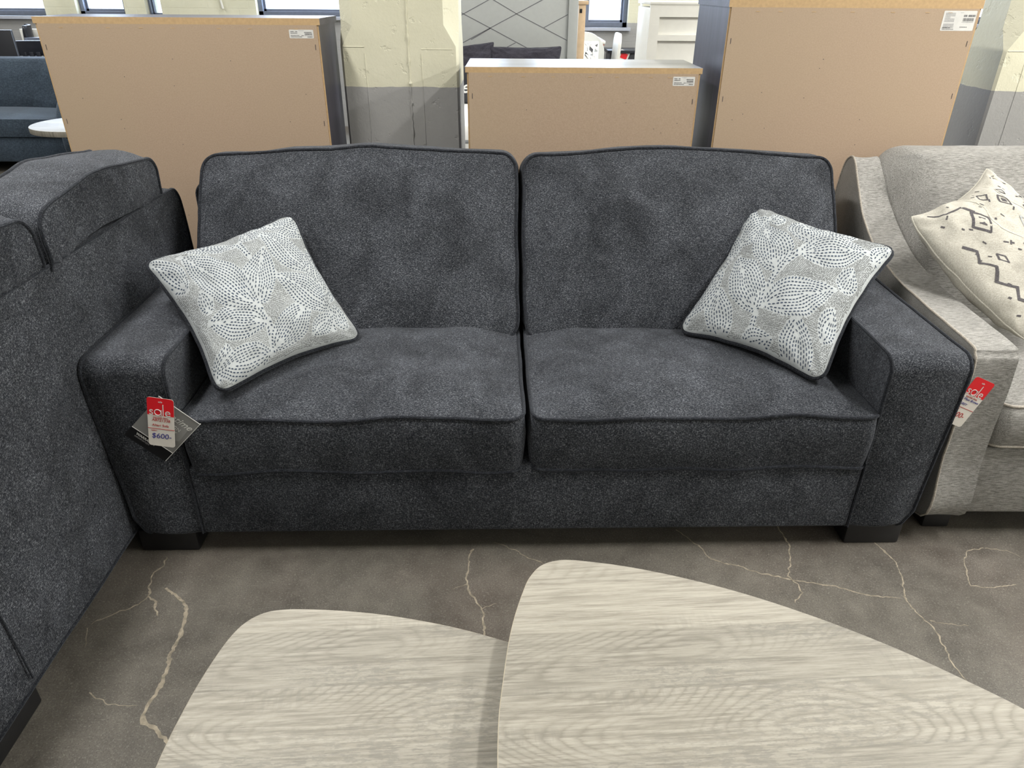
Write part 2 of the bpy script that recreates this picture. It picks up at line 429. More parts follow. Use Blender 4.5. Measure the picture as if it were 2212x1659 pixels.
def holed_wall(name, x0, x1, z0, z1, y, th, holes, mat):
    xs = sorted({x0, x1, *[h[0] for h in holes], *[h[1] for h in holes]}); zs = sorted({z0, z1, *[h[2] for h in holes], *[h[3] for h in holes]})
    mb = MB()
    def solid(i, j):
        if i < 0 or j < 0 or i >= len(xs) - 1 or j >= len(zs) - 1: return False
        cx = (xs[i] + xs[i + 1]) / 2; cz = (zs[j] + zs[j + 1]) / 2
        return not any(h[0] < cx < h[1] and h[2] < cz < h[3] for h in holes)
    for i in range(len(xs) - 1):
        for j in range(len(zs) - 1):
            if not solid(i, j): continue
            a, b, c, d = xs[i], xs[i + 1], zs[j], zs[j + 1]
            mb.add([(a, y, c), (b, y, c), (b, y, d), (a, y, d)], [(0, 1, 2, 3)]); mb.add([(a, y + th, c), (b, y + th, c), (b, y + th, d), (a, y + th, d)], [(3, 2, 1, 0)])
            if not solid(i - 1, j): mb.add([(a, y, c), (a, y, d), (a, y + th, d), (a, y + th, c)], [(0, 1, 2, 3)])
            if not solid(i + 1, j): mb.add([(b, y, c), (b, y + th, c), (b, y + th, d), (b, y, d)], [(0, 1, 2, 3)])
            if not solid(i, j - 1): mb.add([(a, y, c), (a, y + th, c), (b, y + th, c), (b, y, c)], [(0, 1, 2, 3)])
            if not solid(i, j + 1): mb.add([(a, y, d), (b, y, d), (b, y + th, d), (a, y + th, d)], [(0, 1, 2, 3)])
    me = bpy.data.meshes.new(name); me.from_pydata(mb.v, [], mb.f); me.materials.append(mat)
    return struct(link(bpy.data.objects.new(name, me)))

WIN = [(-6.9, -5.06, 1.12, 2.8), (-4.72, -4.2, 1.12, 2.8), (-3.97, -3.80, 1.12, 2.8), (-2.78, -.10, 1.13, 2.8), (.2, 1.225, 1.045, 2.8), (2.6, 5.4, 1.1, 2.8)]  # fourth opening's unseen right part added to reflect in the middle dresser top
holed_wall('wall_back', X0, X1, 0, ZC, Y1, .3, WIN, M['brickwall'])
for i, (a, b, c, d) in enumerate(WIN):
    w = link(bpy.data.objects.new('window_%d' % (i + 1), None)); struct(w); w.location = ((a + b) / 2, Y1 + .08, c)
    hw = (b - a) / 2; hh = d - c; t = .045 if hw > .15 else .02
    fr = MB()
    for k, (dd, yy) in enumerate(((t, 0), (t * 1.5, .05))):
        t_ = dd
        fr.box(-hw, -hw + t_, yy, yy + .05, 0, hh).box(hw - t_, hw, yy, yy + .05, 0, hh).box(-hw, hw, yy, yy + .05, 0, t_).box(-hw, hw, yy, yy + .05, hh - t_, hh)
    if hw > .5: fr.box(-.035 + .12 * hw, .035 + .12 * hw, .02, .09, 0, hh)
    fr.build('window_frame', M['frame'], w)
    MB().box(-hw + t, hw - t, .055, .061, t, hh - t).build('window_pane', M['glass'], w)
    MB().box(-hw - .03, hw + .03, -.13, 0, -.03, 0).build('window_sill', M['sill'], w)
struct(box('wall_left', (X0 - .2, X0, Y0, Y1 + .3, 0, ZC), M['brickwall'], bevel=0))
struct(box('wall_right', (X1, X1 + .2, Y0, Y1 + .3, 0, ZC), M['brickwall'], bevel=0))
struct(box('wall_front', (X0, X1, Y0 - .2, Y0, 0, ZC), M['brickwall'], bevel=0))
struct(box('ceiling', (X0 - .2, X1 + .2, Y0 - .2, Y1 + .3, ZC, ZC + .1), M['ceil'], bevel=0))
# street side
tag(box('neighbouring_building', (-14, 12, 15, 16, -.5, 5.0), M['facade'], bevel=0), 'pale stucco building across the street seen through the windows', 'building')
struct(box('trim_1', (-14, 12, 9.0, 15, -.6, -.5), M['facade'], bevel=0))

# concrete columns: square below, chamfered above
def column(loc, label):
    hw = .2285; hy = .14; mb = MB(); rings = []
    def ring(z, c, wob=0):
        P = [(-hw + c, -hy), (hw - c, -hy), (hw, -hy + c), (hw, hy - c), (hw - c, hy), (-hw + c, hy), (-hw, hy - c), (-hw, -hy + c)]
        return [(x, y, z + (wob if i in (1, 2, 0, 7) else 0)) for i, (x, y) in enumerate(P)]
    zs = [(0, .009), (.5, .010), (.9, .008), (1.225, .010), (1.30, .055), (1.7, .058), (2.6, .056), (ZC, .056)]
    v = []; 
    for z, c in zs: v += ring(z, c)
    f = []
    for k in range(len(zs) - 1):
        for i in range(8):
            j = (i + 1) % 8; f.append((k * 8 + i, k * 8 + j, k * 8 + 8 + j, k * 8 + 8 + i))
    mb.add(v, f)
    # raised rough form seam and shallow trowelled patches on the front face
    pts = [(.035 + .003 * noise.noise(Vector((0, 0, z * 9))), -hy - .0005, z) for z in [i * .012 for i in range(int(ZC / .012))]]
    mb.tube([(x + .0035 * noise.noise(Vector((7, 0, z * 70))), y, z) for x, y, z in pts], lambda t: .0045 * (.5 + abs(noise.noise(Vector((t * 330, 2, 1)))) * 1.6), n=6)
    for xs in (-.135, .085):
        mb.tube([(xs + .003 * noise.noise(Vector((xs, 0, z * 9))), -hy + .0006, z) for z in [.3 + i * .02 for i in range(46)]], .0024, n=6)
    mb.tube([(-.215 + i * .01, -hy + .0006, 1.222) for i in range(9)], .0024, n=6)
    mb.tube([(.085 + i * .01, -hy + .0006, 1.215) for i in range(13)], .0018, n=6)
    o = mb.build('concrete_column', M['column'], smooth=True, angle=30); o.location = loc
    return tag(o, label, 'column', 'two-tone painted columns')
column((-.4445, 3.19, 0), 'square concrete column, cream above and grey below, between the left and middle dressers')
column((2.12, 3.19, 0), 'cream and grey concrete column to the right of the tallest dresser')
column((1.125, 6.95, 0), 'distant narrow cream and grey column left of the white panelled cabinet').scale = (.19, .4, 1)

# ceiling lamps (fluorescent strips)
LAMPS = [(x, y) for y in (-2.6, 1.3, 4.4, 7.0) for x in (-5.0, -1.4, 2.2, 5.2)]
for i, (x, y) in enumerate(LAMPS):
    t = thing('ceiling_light', 'fluorescent strip light hanging under the ceiling', 'ceiling light', (x, y, ZC - .25), 0, 'fluorescent ceiling strips')
    box('housing', (-.16, .16, -.9, .9, .03, .09), M['white_paint'], t)
    MB().box(-.12, .12, -.88, .88, .0, .03).build('diffuser', M['lamp'], t)
    for s in (-.7, .7): MB().tube([(0, s, .09), (0, s, .25)], .006).build('hanger', M['chain'], t)

# ================================================================= SOFAS
def ss(a, b, x):
    t = max(0., min(1., (x - a) / (b - a))); return t * t * (3 - 2 * t)

def make_sofa(name, label, W, loc, rz, iw=.905, flare=.025, feet=True, seed=0, lift=.010, slope=.035):
    t = thing(name, label, 'sofa', loc, rz)
    ow = W / 2; fab = M['charcoal']; pm = M['charcoal_pipe']
    off = Vector((seed * 3.1, seed * 1.7, 0))
    # arms: side panels outlined with piping, front and top are one wrapped band
    for s in (-1, 1):
        loop = rrect(-.5, .39, .07, .620, (.02, .03, .05, .045), 8, 12)
        def Ma(p, q, r, s=s):
            top = ss(.07, .62, q)
            outer = (ow - flare + flare * top) - .028 * (1 - ss(.07, .15, q)) ** 2
            w = (outer - iw)
            x = iw + w * r
            z = q + .012 * ss(.45, .62, q) * math.sin(PI * min(1, max(0, r))) - .008 * ss(.2, -.5, p) * ss(.5, .62, q)
            if s > 0 and W > 2: x += .018
            return (s * x, p - .012 * math.sin(PI * min(1, max(0, r))) * ss(-.3, -.5, p) + 0, z)
        pad('arm', loop, 0, 1, Ma, fab, t, bulge=.02, back=.02, band=.0, pipe=.0052, pmat=pm, wob=.0015, B=8, pname='arm_piping')
    # rail under the seat
    MB().box(-iw + .001, iw + (.017 if W > 2 else -.001), -.506, .38, .075, .30).build('front_rail', fab, t, bevel=.012, seg=3)
    for s in (-1, 1): MB().tube([(s * (iw - .001) + (.018 if s > 0 and W > 2 else 0), -.508, z) for z in (.078, .15, .22, .30)], .0022).build('rail_piping', pm, t, smooth=True)
    # back frame
    def Mb(p, q, r): return (p, r + (.034 * (1 - q / .845) if r > .45 else 0), q)
    loop = rrect(-ow + .012, ow - .012, .07, .845, (.015, .015, .05, .05), 8, 26)
    pad('back_frame', loop, .392, .478, Mb, fab, t, bulge=.0, back=.010, band=.004, pipe=.0048, pmat=pm, wob=.003, pname='frame_piping')
    for s in (-1, 1): MB().tube([(s * (ow - .25), .4895 + .034 * (1 - z * .05 / .845), z * .05) for z in range(2, 14)], .0022, n=6).build('back_seam', pm, t, smooth=True)
    # seat cushions
    for k, s in enumerate((-1, 1)):
        x0, x1 = (.010, iw + (.020 if W > 2 else .004)) if s > 0 else (.010, iw - .012)
        loop = rrect(x0, x1, -.512, .06, (.035, .03, .03, .03), 8, 18)
        if s < 0: loop = [(-p, q) for p, q in loop][::-1]
        def Ms(p, q, r, k=k, s=s):
            P = Vector((p * 5 + k * 9, q * 4, r * 6)) + off
            edge = ss(-.2, -.5, q)
            z = r + noise.noise(P) * .010 + .004 * math.sin(p * 17 + k * 2) * edge
            if r > .4: z += .010 * ss(-.45, .0, q)
            return (p, q + noise.noise(P + Vector((5, 5, 5))) * .006 * edge, z)
        pad('seat_cushion', loop, .452, .290, Ms, fab, t, bulge=.045, back=.004, band=.007, pipe=.0052, pmat=pm, wob=.003, power=2.6, pname='cushion_piping')
    # back cushions
    for k, s in enumerate((-1, 1)):
        w0, w1 = .012, iw + .115 if W > 2 else iw + .1
        loop = rrect(w0, w1, 0, .505, (.05, .04, .05, .05), 10, 20)
        if s < 0: loop = [(-p, q) for p, q in loop][::-1]
        def Mc(p, q, r, k=k, s=s, w0=w0, w1=w1):
            a = (abs(p) - w0) / (w1 - w0)              # 0 at the middle of the sofa, 1 outside
            hump = math.exp(-((a - .46) / .40) ** 2) * .034 + .006 - .004 * k + lift
            wav = noise.noise(Vector((p * 6 + k * 4, 1.3, 2.2)) + off) * .006
            top = ss(.1, .5, q)
            z = .455 + q * .93 + (hump + wav) * top
            x = abs(p)
            if q < .22 and x > iw - .03:               # narrows between the arms
                lim = iw - .012 + (w1 - iw + .012) * ss(.14, .22, q)
                x = (iw - .03) + (x - iw + .03) * (lim - iw + .03) / (w1 - iw + .03)
            q0 = (.845 - .455 - lift) / .93
            yf = -.035 + .345 * (max(0, q) / .505) ** 1.05
            yb = yf + .165; yb += (.482 - yb) * ss(q0 - .012, q0 + .014, q)
            y = yf + (yb - yf) * r if r > 0 else yf + .165 * r
            z -= slope * r * top
            g = noise.noise(Vector((p * 4, q * 5, k * 7 + r)) + off) * .010
            return (math.copysign(x, p), y + g, z)
        pad('back_cushion', loop, 0, 1, Mc, fab, t, bulge=.30, back=.02, band=.012, pipe=.0052, pmat=pm, wob=.004, power=2.2, B=7, K=20, pname='cushion_piping')
    for sx in (-1, 1):
        for y0, y1 in ((-.49, -.38), (.36, .50)):
            fi = .175 if y0 < 0 else .27
            MB().box(min(sx * (ow - .012), sx * (ow - fi)), max(sx * (ow - .012), sx * (ow - fi)), y0, y1, 0, .075).build('foot', M['foot'], t, bevel=.006)
    return t

make_sofa('sofa', 'charcoal chenille two-cushion sofa with piped edges in the middle of the picture', 2.225, (.028, 2.09, 0), R(1.5), iw=.908)
make_sofa('loveseat', 'charcoal loveseat seen from behind, left of the charcoal sofa', 1.60, (-1.576, 1.595, 0), R(-88.6), iw=.575, flare=.005, seed=2, lift=.052, slope=.022)

# ---- light grey sofa on the right
LS = thing('sofa', 'light grey textured sofa with sloping arms, to the right of the charcoal sofa', 'sofa', (1.197, 1.652, 0))
W2 = 2.05
prof = [(0, .085), (-.004, .3), (.0, .56), (.012, .606), (.045, .622), (.25, .628), (.45, .640), (.60, .668), (.72, .715), (.82, .785), (.885, .858),
        (.935, .905), (.975, .908), (1.01, .87), (1.03, .75), (1.03, .5), (1.02, .2), (1.01, .085), (.7, .08), (.35, .08)]
loop = catmull(prof, 6)
for s in (0, 1):
    def Ml(p, q, r, s=s):
        w = .112
        x = w * r
        x *= 1 - .22 * ss(.7, .95, p) * ss(.6, .8, q)
        return ((x if s == 0 else W2 - x), p, q)
    pad('arm', loop, 0, 1, Ml, M['light_grey'], LS, bulge=.05, back=.05, band=.004, pipe=.0035, pmat=M['light_pipe'], wob=.0025, pipes=(0,), pname='arm_piping')
MB().box(.108, W2 - .108, .012, .9, .085, .315).build('front_rail', M['light_grey'], LS, bevel=.012, seg=3)
for k in (0, 1):
    a, b = (.118, W2 / 2 - .004) if k == 0 else (W2 / 2 + .004, W2 - .118)
    def Mq(p, q, r, k=k):
        return (p, q, r + noise.noise(Vector((p * 5, q * 4, r * 5 + k))) * .008)
    pad('seat_cushion', rrect(a, b, .0, .60, .04, 8, 16), .455, .325, Mq, M['light_grey'], LS, bulge=.04, back=.0, band=.014, pipe=.004, pmat=M['light_pipe'], wob=.003, pname='cushion_piping')
lb = rrect(.082, W2 - .082, .44, .940, (.03, .03, .11, .11), 14, 24)
def Mbk(p, q, r): return (p, .56 + .30 * (q - .44) / .5 + r * .15 + .09 * (1 - r) * (1 - ss(.082, .22, min(p, W2 - p))) ** 1.5, q - .01 * (p < 0))
pad('backrest', lb, 0, 1, Mbk, M['light_grey'], LS, bulge=.16, back=.1, band=.012, pipe=0, wob=.004, power=4, B=8)
MB().box(.06, W2 - .06, .86, 1.0, .085, .80).build('back_frame', M['light_grey'], LS, bevel=.03, seg=3)
for x in (.05, W2 - .13):
    for y in (.05, .9): MB().box(x, x + .08, y, y + .08, 0, .086).build('foot', M['foot'], LS, bevel=.005)

# ================================================================= THROW PILLOWS
def make_pillow(name, label, cat, TL, TR, BR, BL, T, conc, tip, cover, pipemat, backmat, pattern, group=None, pipe=.0068, seed=0, wob=.005, concL=None):
    C = [Vector(p) for p in (TL, TR, BR, BL)]
    O = sum(C, Vector()) / 4
    C = [p - O for p in C]
    nrm = ((C[1] - C[3]).cross(C[0] - C[2])).normalized()
    if nrm.dot(Vector((0, 0, 1.43)) - O) < 0: nrm = -nrm
    t = thing(name, label, cat, O, 0, group)
    def P(u, v, side=1, off=0.):
        pull = 1 - tip * (abs(u * v)) ** 10
        cu = conc if (concL is None or u > 0) else concL
        x = u * (1 - cu * (1 - v * v) * u * u) * pull
        y = v * (1 - conc * (1 - u * u) * v * v) * pull
        a, b = (x + 1) / 2, (y + 1) / 2           # b = 0 top, 1 bottom
        B_ = C[0] * (1 - a) * (1 - b) + C[1] * a * (1 - b) + C[2] * a * b + C[3] * (1 - a) * b
        e = max(0., (1 - u * u)) * max(0., (1 - v * v))
        h = T * (e ** .46) + off
        w = noise.noise_vector(Vector((u * 2.2 + seed, v * 2.2, side))) * wob * 2 + noise.noise_vector(Vector((u * 5.5, v * 5.5 + seed, 3))) * wob
        cr = (abs(u) ** 4 + abs(v) ** 4) * .5    # gathered folds run into the corners
        fold = math.sin((u + v if u * v < 0 else u - v) * 26 + seed) * .0045 * (abs(u * v)) ** 2.2 * min(1, e * 30)
        return B_ + nrm * (side * (h + fold)) + w * (.25 + .75 * min(1, e * 6))
    N = 84
    g = [math.sin((i / N * 2 - 1) * PI / 2) for i in range(N + 1)]
    for side in (1, -1):
        mb = MB()
        v = [P(a, b, side) for b in g for a in g]
        f = [(j * (N + 1) + i, j * (N + 1) + i + 1, (j + 1) * (N + 1) + i + 1, (j + 1) * (N + 1) + i) for j in range(N) for i in range(N)]
        if side == 1:
            mb.add(v, f, 0)
            n = len(v)
            extra = pattern(lambda u, v: P(u, v, 1, .0009))
            for quad, m in extra: mb.add(quad, [tuple(range(len(quad)))], m)
            me = bpy.data.meshes.new('cushion_cover'); me.from_pydata(mb.v, [], mb.f)
            for m in cover: me.materials.append(m)
            for p, k in zip(me.polygons, mb.m): p.material_index = k
            for p in me.polygons: p.use_smooth = p.material_index == 0
            # orient outward
            c = me.polygons[N * N // 2 + N // 2]
            if c.normal.dot(nrm) < 0: me.flip_normals()
            o = link(bpy.data.objects.new('cushion_cover', me)); o.parent = t
        else:
            mb.add(v, f).build('cushion_back', backmat, t, smooth=True, angle=80)
    edge = [P(a, -1) for a in g[:-1]] + [P(1, b) for b in g[:-1]] + [P(a, 1) for a in g[::-1][:-1]] + [P(-1, b) for b in g[::-1][:-1]]
    pts = [edge[0]]
    for p in edge[1:]:
        if (p - pts[-1]).length > .006: pts.append(p)
    if pipe: MB().tube(pts, pipe, closed=True, n=8).build('piping', pipemat, t, smooth=True)
    return t

def leafpattern(TLc, TRc, BLc, leaves, stems, mm):
    """leaves drawn in picture units: base, tip, width; returns a function P -> list of (quad, material)"""
    ax = Vector((TRc[0] - TLc[0], TRc[1] - TLc[1])); ay = Vector((BLc[0] - TLc[0], BLc[1] - TLc[1]))
    det = ax[0] * ay[1] - ax[1] * ay[0]
    def uv(p):
        d = Vector((p[0] - TLc[0], p[1] - TLc[1]))
        a = (d[0] * ay[1] - d[1] * ay[0]) / det; b = (ax[0] * d[1] - ax[1] * d[0]) / det
        return 2 * a - 1, 2 * b - 1
    def run(P):
        out = []
        grid = {}; shapes = []
        def dash(c, d, L, w, m):
            n = Vector((-d[1], d[0])); c = Vector(c); d = Vector(d)
            if m == 1:
                if core(c): return
                gx, gy = int(c[0] // 20), int(c[1] // 20)
                for i in (-1, 0, 1):
                    for j in (-1, 0, 1):
                        for q_ in grid.get((gx + i, gy + j), ()):
                            r_ = c - q_; al = r_.dot(d); pe = r_.dot(n)
                            if (al / 24) ** 2 + (pe / 16) ** 2 < 1: return
                grid.setdefault((gx, gy), []).append(c)
            q = []
            for sx, sy in ((-.5, -.32), (-.32, -.5), (.32, -.5), (.5, -.32), (.5, .32), (.32, .5), (-.32, .5), (-.5, .32)):
                u, v = uv(c + d * (L * sx) + n * (w * sy))
                if abs(u) > .985 or abs(v) > .985: return
                q.append(P(u, v))
            out.append((q, m))
        def lens(base, tip, W, k):
            """one closed contour at inset k (0 outer .. 1 centre)"""
            b, t = Vector(base), Vector(tip); W = W * 1.08; L = (t - b).length; d = (t - b) / L; n = Vector((-d[1], d[0]))
            s0, s1 = .0 + .06 * k, 1 - .30 * k
            A = []
            for sgn in (1, -1):
                side = []
                for i in range(41):
                    s = i / 40; ss_ = s0 + (s1 - s0) * s
                    y = sgn * W / 2 * (1 - k) * math.sin(PI * s ** .92) ** .78
                    side.append(b + d * (L * ss_) + n * y)
                A.append(side)
            return A
        def along(side, L, gap, w, m, tilt=0):
            acc = 0; step = L + gap
            for i in range(1, len(side)):
                seg = (side[i] - side[i - 1]); l = seg.length
                if l < 1e-6: continue
                acc += l
                if acc >= step:
                    acc = 0; d = seg / l
                    if tilt: d = Vector((d[0] * math.cos(tilt) - d[1] * math.sin(tilt), d[0] * math.sin(tilt) + d[1] * math.cos(tilt)))
                    dash(side[i], d, L, w, m)
        def dens(side):
            o = []
            for i in range(len(side) - 1):
                a, b = side[i], side[i + 1]; n = max(1, int((b - a).length / 2))
                o += [a + (b - a) * (k / n) for k in range(n)]
            return o
        def core(p):
            for b, d, L, W in shapes:
                r = p - b; s = r.dot(d) / L
                if .12 < s < 1. and abs(r[0] * -d[1] + r[1] * d[0]) < W / 2 * math.sin(PI * s ** .92) ** .78 + 12: return True
            return False
        for base, tip, W in leaves:
            W = W * 1.1; k = 0.; step = 20. / (W / 2); first = True
            while k < .97:
                for si, side in enumerate(lens(base, tip, W, k)):
                    if first: along(dens(side), 15, 8, 7.5, 1, tilt=(.75 if si == 0 else -.75))
                    else: along(dens(side), 17, 9, 7.2, 1)
                first = False; k += step
            if k - step < .9:
                b, t = Vector(base), Vector(tip); along(dens([b + (t - b) * .2, b + (t - b) * .62]), 20, 13, 9, 1)
            b, t = Vector(base), Vector(tip); L = (t - b).length; d = (t - b) / L
            shapes.append((b, d, L, W))
        for pl in stems:
            pl = [Vector(p) for p in pl]
            for o_ in (-13, 13):
                side = []
                for i, p in enumerate(pl):
                    a = pl[max(0, i - 1)]; b = pl[min(len(pl) - 1, i + 1)]; d = (b - a).normalized()
                    side.append(p + Vector((-d[1], d[0])) * o_)
                along(dens(side), 18, 11, 9, 1, tilt=.55 if o_ > 0 else -.55)
        def inside(p):
            for b, d, L, W in shapes:
                r = p - b; s = r.dot(d) / L
                if -.04 < s < 1.05:
                    y = abs(r[0] * -d[1] + r[1] * d[0]); s = min(1, max(0, s))
                    if y < W / 2 * math.sin(PI * s ** .92) ** .78 + 21: return True
            for pl in stems:
                for i in range(len(pl) - 1):
                    a, b = Vector(pl[i]), Vector(pl[i + 1]); ab = b - a; tt = max(0, min(1, (p - a).dot(ab) / ab.dot(ab)))
                    if (p - a - ab * tt).length < 26: return True
            return False
        # small grey dots in flowing rows between the leaves
        random.seed(3)
        lo = (min(TLc[0], BLc[0]) - 50, min(TLc[1], TRc[1]) - 50)
        n = 102
        for i in range(n):
            for j in range(n):
                sx, sy = (i + .5) / n, (j + .5) / n
                q = Vector(TLc) + ax * sx + ay * sy
                w = noise.noise_vector(Vector((q[0] / 260, q[1] / 260, 0))) * 26
                q = q + Vector((w[0], w[1])) + Vector((random.uniform(-2.4, 2.4), random.uniform(-2.4, 2.4)))
                if inside(q): continue
                w2 = noise.noise(Vector((q[0] / 230, q[1] / 230, 4))) * 3
                dash(q, (math.cos(w2), math.sin(w2)), 8.8, 6, 2)
        return out
    return run

LV1 = [((1010, 985), (400, 530), 235), ((1012, 975), (1040, 540), 225), ((1640, 1000), (1180, 750), 190), ((1450, 700), (1020, 360), 190),
       ((820, 405), (1050, 235), 160), ((815, 465), (330, 425), 105), ((1090, 1100), (650, 1080), 215), ((1180, 1320), (1410, 960), 215),
       ((1590, 870), (1460, 470), 190), ((1160, 1345), (745, 1400), 190), ((1480, 1210), (1660, 1040), 120), ((1440, 320), (1070, 250), 150),
       ((440, 820), (160, 500), 140), ((745, 1460), (780, 1235), 110), ((1650, 930), (1640, 720), 100), ((1790, 1140), (1690, 960), 90),
       ((640, 1010), (560, 850), 90), ((1400, 330), (1260, 130), 90)]
ST1 = [[(815, 430), (880, 510), (935, 590)], [(1010, 990), (1100, 1110), (1150, 1220), (1175, 1345)], [(1450, 700), (1560, 860), (1640, 1000), (1680, 1150)]]
LV2 = [((900, 790), (800, 385), 255), ((1060, 640), (1565, 580), 200), ((1125, 560), (1140, 320), 215), ((740, 1050), (580, 670), 235),
       ((800, 1010), (1320, 900), 205), ((570, 545), (850, 330), 150), ((600, 410), (660, 170), 160), ((500, 660), (480, 430), 130),
       ((430, 740), (190, 1040), 150), ((440, 1235), (440, 890), 165), ((1010, 1470), (1030, 1080), 205), ((1225, 1210), (1340, 1030), 120),
       ((1380, 900), (1470, 730), 130), ((600, 1250), (840, 1240), 120), ((1200, 500), (1500, 420), 105), ((1620, 660), (1740, 480), 120),
       ((860, 330), (1000, 330), 90)]
ST2 = [[(790, 1010), (900, 790), (1060, 630), (1190, 500)], [(740, 1060), (690, 1200)], [(160, 1100), (330, 900), (430, 740), (560, 550), (600, 420)]]
mats3 = [M['pillow_white'], M['dash_dark'], M['dash_grey']]
make_pillow('throw_pillow', 'white throw pillow with dotted leaf print leaning on the left arm of the charcoal sofa', 'pillow',
            (-1.035, 1.898, .758), (-.675, 2.18, .82), (-.440, 1.950, .500), (-.758, 1.598, .496), .082, .135, .095,
            mats3, M['charcoal_pipe'], M['charcoal_pipe'], leafpattern((110, 470), (1290, 110), (770, 1540), LV1, ST1, 1), 'dotted leaf throw pillows', seed=1)
make_pillow('throw_pillow', 'white throw pillow with dotted leaf print leaning on the right arm of the charcoal sofa', 'pillow',
            (.775, 2.35, .82), (1.145, 2.052, .762), (.832, 1.680, .498), (.500, 2.012, .499), .082, .135, .095,
            mats3, M['charcoal_pipe'], M['charcoal_pipe'], leafpattern((670, 140), (1790, 460), (95, 1110), LV2, ST2, 1), 'dotted leaf throw pillows', seed=5)

def aztec(P):
    out = []
    def quad(pts, m):
        out.append(([P(x, y) for x, y in pts], m))
    def line(a, b, w, m):
        a = Vector(a); b = Vector(b); L = (b - a).length; n = max(1, int(L / .05)); d = (b - a) / L; k = Vector((-d[1], d[0])) * w / 2
        for i in range(n):
            p = a + (b - a) * (i / n) - d * w * .2; q = a + (b - a) * ((i + 1) / n) + d * w * .2
            quad([p - k, q - k, q + k, p + k], m)
    def dia(cx, cy, w, h, t, m, fill=None):
        c = [(cx, cy - h), (cx + w, cy), (cx, cy + h), (cx - w, cy)]
        for i in range(4): line(c[i], c[(i + 1) % 4], t, m)
        if fill is not None: quad([(cx, cy - h * .45), (cx + w * .45, cy), (cx, cy + h * .45), (cx - w * .45, cy)], fill)
    D = [(-.45, -.42, .14, .17, .028, 1, 1), (-.02, -.72, .07, .08, .02, 1, None), (.12, -.52, .075, .09, .02, 1, 1), (.36, -.66, .06, .08, .02, 1, 2), (.12, -.12, .10, .16, .02, 2, 2),
         (-.15, .22, .05, .085, .02, 1, None), (-.30, .48, .075, .09, .025, 1, 1), (.0, .50, .04, .06, .018, 1, 1), (.55, .16, .12, .2, .025, 1, None), (.66, .52, .10, .17, .025, 1, 1),
         (.42, .40, .06, .10, .016, 2, None), (.5, .60, .06, .10, .016, 2, None), (.62, -.42, .05, .07, .018, 2, 1), (.1, .82, .07, .08, .02, 1, 1), (-.62, .05, .05, .07, .02, 1, None), (.82, -.1, .08, .12, .02, 1, 1)]
    for d in D: dia(*d)
    for pl in ([(-.86, -.9), (-.72, -.72), (-.5, -.72), (-.42, -.58)], [(-.85, -.3), (-.78, -.16), (-.86, -.02), (-.76, .12), (-.84, .26), (-.74, .40), (-.82, .54), (-.72, .68)],
               [(-.5, .74), (-.28, .74), (-.20, .92)], [(-.5, .74), (-.52, .86)]):
        for a, b in zip(pl, pl[1:]): line(a, b, .03, 1)
    for x in (-.25, .28, .78):
        pl = [(x + .07 * math.sin(k * 1.1 + x * 5), -.92 + k * .115) for k in range(17)]
        for a, b in zip(pl, pl[1:]): line(a, b, .022, 3)
    random.seed(5)
    for i in range(95):
        x, y = random.uniform(-.92, .92), random.uniform(-.92, .92)
        if any(abs(x - d[0]) < d[2] + .04 and abs(y - d[1]) < d[3] + .04 for d in D): continue
        a = random.choice((.6, .9, -.7, 1.2)); l = random.uniform(.025, .05)
        line((x, y), (x + l * math.cos(a), y + l * math.sin(a)), .02, 1)
    return out
make_pillow('throw_pillow', 'cream throw pillow with charcoal diamond pattern on the light grey sofa', 'pillow',
            (1.205, 2.165, .825), (1.545, 2.40, .925), (1.80, 2.04, .62), (1.455, 1.825, .56), .092, .17, .03,
            [M['aztec_base'], M['aztec_dark'], M['aztec_grey'], M['aztec_sand']], M['aztec_base'], M['aztec_base'], aztec, seed=9, pipe=.003, wob=.007, concL=-.16)

# ================================================================= TAGS
def card(name, w, h, rad, mats, parent, split=None, th=.0006, y=0):
    """upright card in the local xz plane facing -y, top at z = 0"""
    P = rrect(-w / 2, w / 2, -h, 0, rad, 6, 1)
    mb = MB(); n = len(P)
    v = [(p, y, q) for p, q in P] + [(p, y + th, q) for p, q in P]
    f = [tuple(range(n)), tuple(range(2 * n - 1, n - 1, -1))] + [(i, (i + 1) % n, n + (i + 1) % n, n + i) for i in range(n)]
    mb.add(v, f, 0)
    return mb.build(name, mats, parent)

